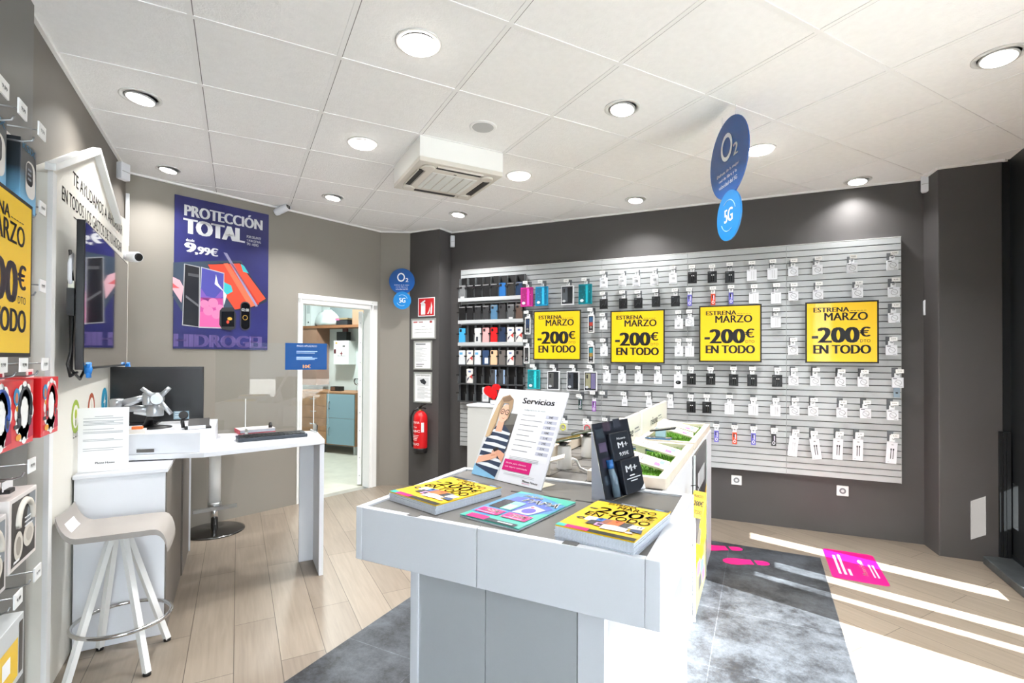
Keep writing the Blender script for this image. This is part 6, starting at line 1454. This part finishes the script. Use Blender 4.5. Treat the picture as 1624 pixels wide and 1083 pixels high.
meta(MB().tube([p0, (p0 + p1) / 2 + Vector((0, 0, .015)), p1, p2, p3, p3 + tb * .08], .006, WHITE2, 8).build('charging_cable'), 'white charging cable curling between the tube stands and turf tray', 'cable')
t = thing('plywood_rail', 'thin plywood rail along the left edge of the long table', 'rail', AB(LA0 + .03, 1.98, LZ), TA + pi / 2)
MB().bx(0, 2.0, -.012, .012, 0, .06, WOOD).build('rail', t, bevel=.002)
for k, (u, v, c, lab) in enumerate(((884, 702, 'e89a58', 'orange price card left of the tube stands'), (926, 688, 'd890a8', 'pink price card left of the farther tube stand'), (868, 728, 'e6d9a0', 'pale yellow price card beside the services board'))):
    p = onz(u, v, LZ + .07); t = thing('price_card', lab, 'price card', (p.x, p.y, LZ), TA + .3, 'coloured price cards on the long table')
    M = Matrix.Translation((0, 0, .065)) @ Matrix.Rotation(-.3, 4, 'Y'); m = MB().bx(-.08, .08, -.045, .045, -.006, 0, WOOD, M); m.rect(-.075, -.04, .15, .08, C('e4e2de'), M, 1).rect(-.06, -.03, .07, .06, C(c), M, 2).rect(.02, -.02, .04, .01, G1, M, 2); m.build('card', t)
    MB().bx(-.012, .012, -.012, .012, 0, .066, WOOD).build('post', t)
p = onz(1018, 778, LZ)
m = MB().bx(-.06, .16, -.03, .03, 0, .002, PAPER).bx(-.05, -.01, -.02, .02, .002, .0025, C('e0663c')).bx(.0, .03, -.02, .02, .002, .0025, C('e8b070')); meta(m.build('leaflet', loc=(p.x, p.y, LZ - .003), rz=TA), 'printed strip lying between the front table and the turf tray', 'leaflet')

# ================================================================ FLOOR STICKERS
def footprint(cpx, toe, label, L=.30):
    p, q_ = onz(*cpx), onz(*toe); d = q_ - p; ang = math.atan2(d.y, d.x); L = d.length
    t = thing('footprint_sticker', label, 'sticker', (p.x, p.y, .0018), ang, 'magenta footprint stickers on the dark tiles')
    f = [(.36, -.16), (.5, -.17), (.7, -.2), (.86, -.18), (.97, -.1), (1, 0), (.97, .1), (.86, .17), (.7, .17), (.5, .12), (.36, .11)]
    h = [(0, 0), (.03, -.09), (.1, -.13), (.2, -.14), (.29, -.13), (.29, .1), (.2, .12), (.1, .11), (.03, .07)]
    m = MB()
    for sh in (f, h): m.prism([(x * L, y * L) for x, y in sh], 0, .0012, MAG)
    m.build('print', t)
def D6(x, y): return 1080 + x * .335, 820 + y * .335
footprint(D6(420, 222), D6(198, 208), 'magenta footprint sticker nearer the wooden floor')
footprint(D6(292, 153), D6(90, 145), 'magenta footprint sticker partly hidden by the long table')
P = [onz(*D6(*x)) for x in ((905, 180), (670, 147), (725, 290), (987, 328))]
c = sum(P, Vector()) / 4; e = (P[3] - P[0]) + (P[2] - P[1]); ang = math.atan2(e.y, e.x)
W, H = (P[3] - P[0]).length, (P[1] - P[0]).length
t = thing('floor_sticker', 'magenta rounded floor sticker with white lettering on the planks', 'sticker', (c.x, c.y, .0005), ang)
m = MB().prism([(x - W / 2, y - H / 2) for x, y in rr(W, H, .03)], 0, .0012, MAG); m.build('sheet', t)
m = MB(); M = Matrix.Translation((W / 2, H / 2, .0015)) @ Matrix.Rotation(pi, 4, 'Z'); WT2 = C('f4c4dc')
m.text('Phone House', .22 * W, .30 * H, .5 * W, .10 * H, C('f8f0f4'), M, 1, .02).disc(.66 * W, .35 * H, .05 * W, .04 * H, C('7cc0cc'), M, 3)
for k in range(3): m.rect(.15 * W, (.80 - .10 * k) * H, (.62, .66, .2)[k] * W, .05 * H, WT2, M, 1)
for k in range(2): m.rect(.2 * W, (.18 - .07 * k) * H, .4 * W, .03 * H, WT2, M, 1)
m.build('lettering', t)

# ================================================================ OFFICE BEHIND THE DOOR
cfr = Fr((1.52, 7.48), ang=math.atan2(-.793, .609))
cab_d = .42
t = thing('office_cabinet', 'wooden office cabinet with blue doors and drawers behind the doorway', 'cabinet', cfr.w(0, 0, 0), cfr.ang)
CW = 1.25; CHt = .90
MB().bx(-CW, 0, 0.0, cab_d, .13, CHt, WOODB).build('carcass', t, bevel=.002)
MB().bx(-CW - .01, .01, -.012, cab_d, CHt, CHt + .022, WOODB).build('top', t, bevel=.002)
for x in (-.03, -.62, -CW + .03): MB().bx(x - .018, x + .018, .01, .045, 0, .13, STEEL).build('leg', t)
BD = mat('powder_blue_door', (134, 164, 176), .5)
for z0, z1 in ((.145, .53), (.535, .89)):
    d_ = MB().bx(-.54, -.012, -.018, -.001, z0, z1, BD).build('door', t, bevel=.002)
    MB().tube([(-.485, -.02, z0 + .13), (-.485, -.05, z0 + .15), (-.485, -.05, z0 + .22), (-.485, -.02, z0 + .24)], .007, STEEL).build('handle', d_)
for k in range(4):
    z0 = .145 + k * .187
    d_ = MB().bx(-CW + .01, -.55, -.018, -.001, z0, z0 + .182, WOODB).build('drawer', t, bevel=.002)
    MB().tube([(-.86, -.02, z0 + .1), (-.84, -.045, z0 + .1), (-.76, -.045, z0 + .1), (-.74, -.02, z0 + .1)], .006, STEEL).build('handle', d_)
def off(u, v, o): return OB.px(u, v, o)
s, z = off(515, 518, .3); s1, _ = off(582, 518, .3)
t = thing('office_shelf', 'brown wooden shelf on the office wall', 'shelf', OB.w(0, 0, z), OB.ang)
MB().bx(s - 1.2, s1 + .3, -.30, -.001, -.02, .02, mat('brown_shelf', (134, 92, 62), .5, var=.1, vscale=10)).build('board', t)
sp, zp = off(488, 535, .3)
MB().bx(sp - .35, sp + .17, -.28, -.002, -.92, -.02, mat('brown_panel', (150, 118, 98), .5, var=.08)).build('side_panel', t)
shz = z + .02
for k, u in enumerate((482, 494)):
    s_, _ = off(u, 500, .2)
    t = thing('binder', 'white lever arch binder on the office shelf, %s of the pair' % ('left', 'right')[k], 'binder', OB.w(s_, .26, shz), OB.ang, 'white binders on the office shelf')
    MB().bx(-.065, .055, 0, .22, 0, .40, C('c9d2d2')).build('cover', t)
    m = MB().rect(-.04, .2, .07, .15, C('a9b4b6'), RX90, 1).disc(-.005, .06, .014, .014, C('22272a'), RX90, 1); m.build('spine_print', t)
s_, _ = off(519, 500, .18)
t = thing('plastic_bag', 'crumpled translucent plastic bag on the office shelf', 'bag', OB.w(s_, .17, shz), OB.ang)
rnd = random.Random(3)
m = MB().lathe([(.2, 0), (.24, .05), (.22, .14), (.15, .21), (.06, .25), (.01, .26)], mat('milky_plastic', (196, 208, 208), .25), Matrix.Diagonal((1.0, .5, 1, 1)), 26)
m.v = [v + Vector((rnd.uniform(-.02, .02), rnd.uniform(-.02, .02), rnd.uniform(-.015, .015) if v.z > .01 else 0)) for v in m.v]; m.build('bag', t)
s_, _ = off(537, 505, .2)
t = thing('cardboard_box', 'flat dark box with pink papers on the office shelf', 'box', OB.w(s_, .2, shz), OB.ang)
MB().bx(.02, .24, -.07, .13, 0, .075, C('26282c')).bx(-.0, .24, -.07, .13, .085, .11, C('8a7a5c')).bx(.0, .08, -.075, .1, .075, .10, C('c86a96')).build('box', t)
s_, _ = off(572, 500, .2)
t = thing('cardboard_box', 'brown cardboard box at the right end of the office shelf', 'box', OB.w(s_, .2, shz), OB.ang)
MB().bx(-.12, .16, -.05, .14, 0, .24, C('9c8068')).bx(-.12, .16, -.05, .14, .245, .33, C('8a7058')).build('box', t)
s_, _ = off(548, 486, .05)
t = thing('shelf_backboard', 'grey board standing at the back of the office shelf', 'board', OB.w(s_, .015, shz), OB.ang)
MB().bx(-.35, .30, -.008, .008, 0, .42, C('8f9c9e')).build('board', t)
a = off(529, 578, .17); b = off(553, 540, .17)
t = thing('first_aid_cabinet', 'white metal first aid cabinet with a red cross on the office wall', 'first aid cabinet', OB.w(a[0], .17, a[1]), OB.ang)
W, H = b[0] - a[0], b[1] - a[1]
MB().bx(0, W, 0, .168, 0, H, C('dfe4e2', .35)).build('case', t, bevel=.003)
m = MB().rect(W * .44, H * .44, W * .16, H * .045, C('7c2430'), RX90, 1).rect(W * .495, H * .375, W * .055, H * .17, C('7c2430'), RX90, 1).rect(W * .02, H * .46, W * .14, H * .18, C('5a2028'), RX90, 1).disc(W * .18, H * .9, .02, .016, C('c8a030'), RX90, 1).rect(W * .6, H * .74, W * .16, H * .06, C('44403c'), RX90, 1)
m.text('Botiquín', W * .28, H * .34, W * .5, H * .05, C('4a5054'), RX90, 1, .02); m.build('print', t)
a = off(538, 539, .12)
t = thing('alarm_box', 'small black box standing on the first aid cabinet', 'box', OB.w(a[0] + .08, .12, b[1]), OB.ang)
MB().bx(-.10, .10, -.04, .06, 0, .14, BLACK).bx(-.0, .08, -.02, .03, .14, .2, C('5a2a2c')).build('body', t, bevel=.004)
# glass and small things on the cabinet
g0 = cfr.px(547, 622, -.15); 
t = thing('wine_glass', 'clear stemmed glass on the office cabinet', 'glass', cfr.w(-.12, -.15, CHt + .022), 0)
MB().lathe([(.04, 0), (.038, .003), (.005, .006), (.004, .09), (.03, .12), (.042, .16), (.034, .2), (.0325, .2), (.04, .16), (.028, .122), (.002, .094)], POLY, None, 20).build('glass', t)
t = thing('small_device', 'small dark device on the office cabinet', 'device', cfr.w(-.52, -.18, CHt + .022), cfr.ang)
MB().bx(-.09, .09, -.05, .05, 0, .07, BLACK).bx(-.08, .0, -.052, -.05, .01, .06, C('6a4a38')).build('body', t, bevel=.004)
p = onz(576, 726, 0)
t = thing('leaning_panel', 'beige board leaning beside the office cabinet', 'board', (p.x + .02, p.y, 0), cfr.ang)
MB().bx(-.05, .3, -.02, .14, .004, .62, C('c3b08e')).build('board', t)
l = bpy.data.lights.new('office_lamp', 'AREA'); l.shape = 'DISK'; l.size = .3; l.energy = 48; l.color = (.93, 1, .98)
t = thing('downlight', 'round office ceiling lamp hidden above the doorway', 'ceiling light', (1.0, 7.2, 2.855))
MB().lathe([(.17, 0), (.165, -.02), (.14, -.025)], LAMPM, None, 30).build('diffuser', t)
ob = bpy.data.objects.new('lamp', l); COL.objects.link(ob); ob.parent = t; ob.location = (0, 0, -.05)
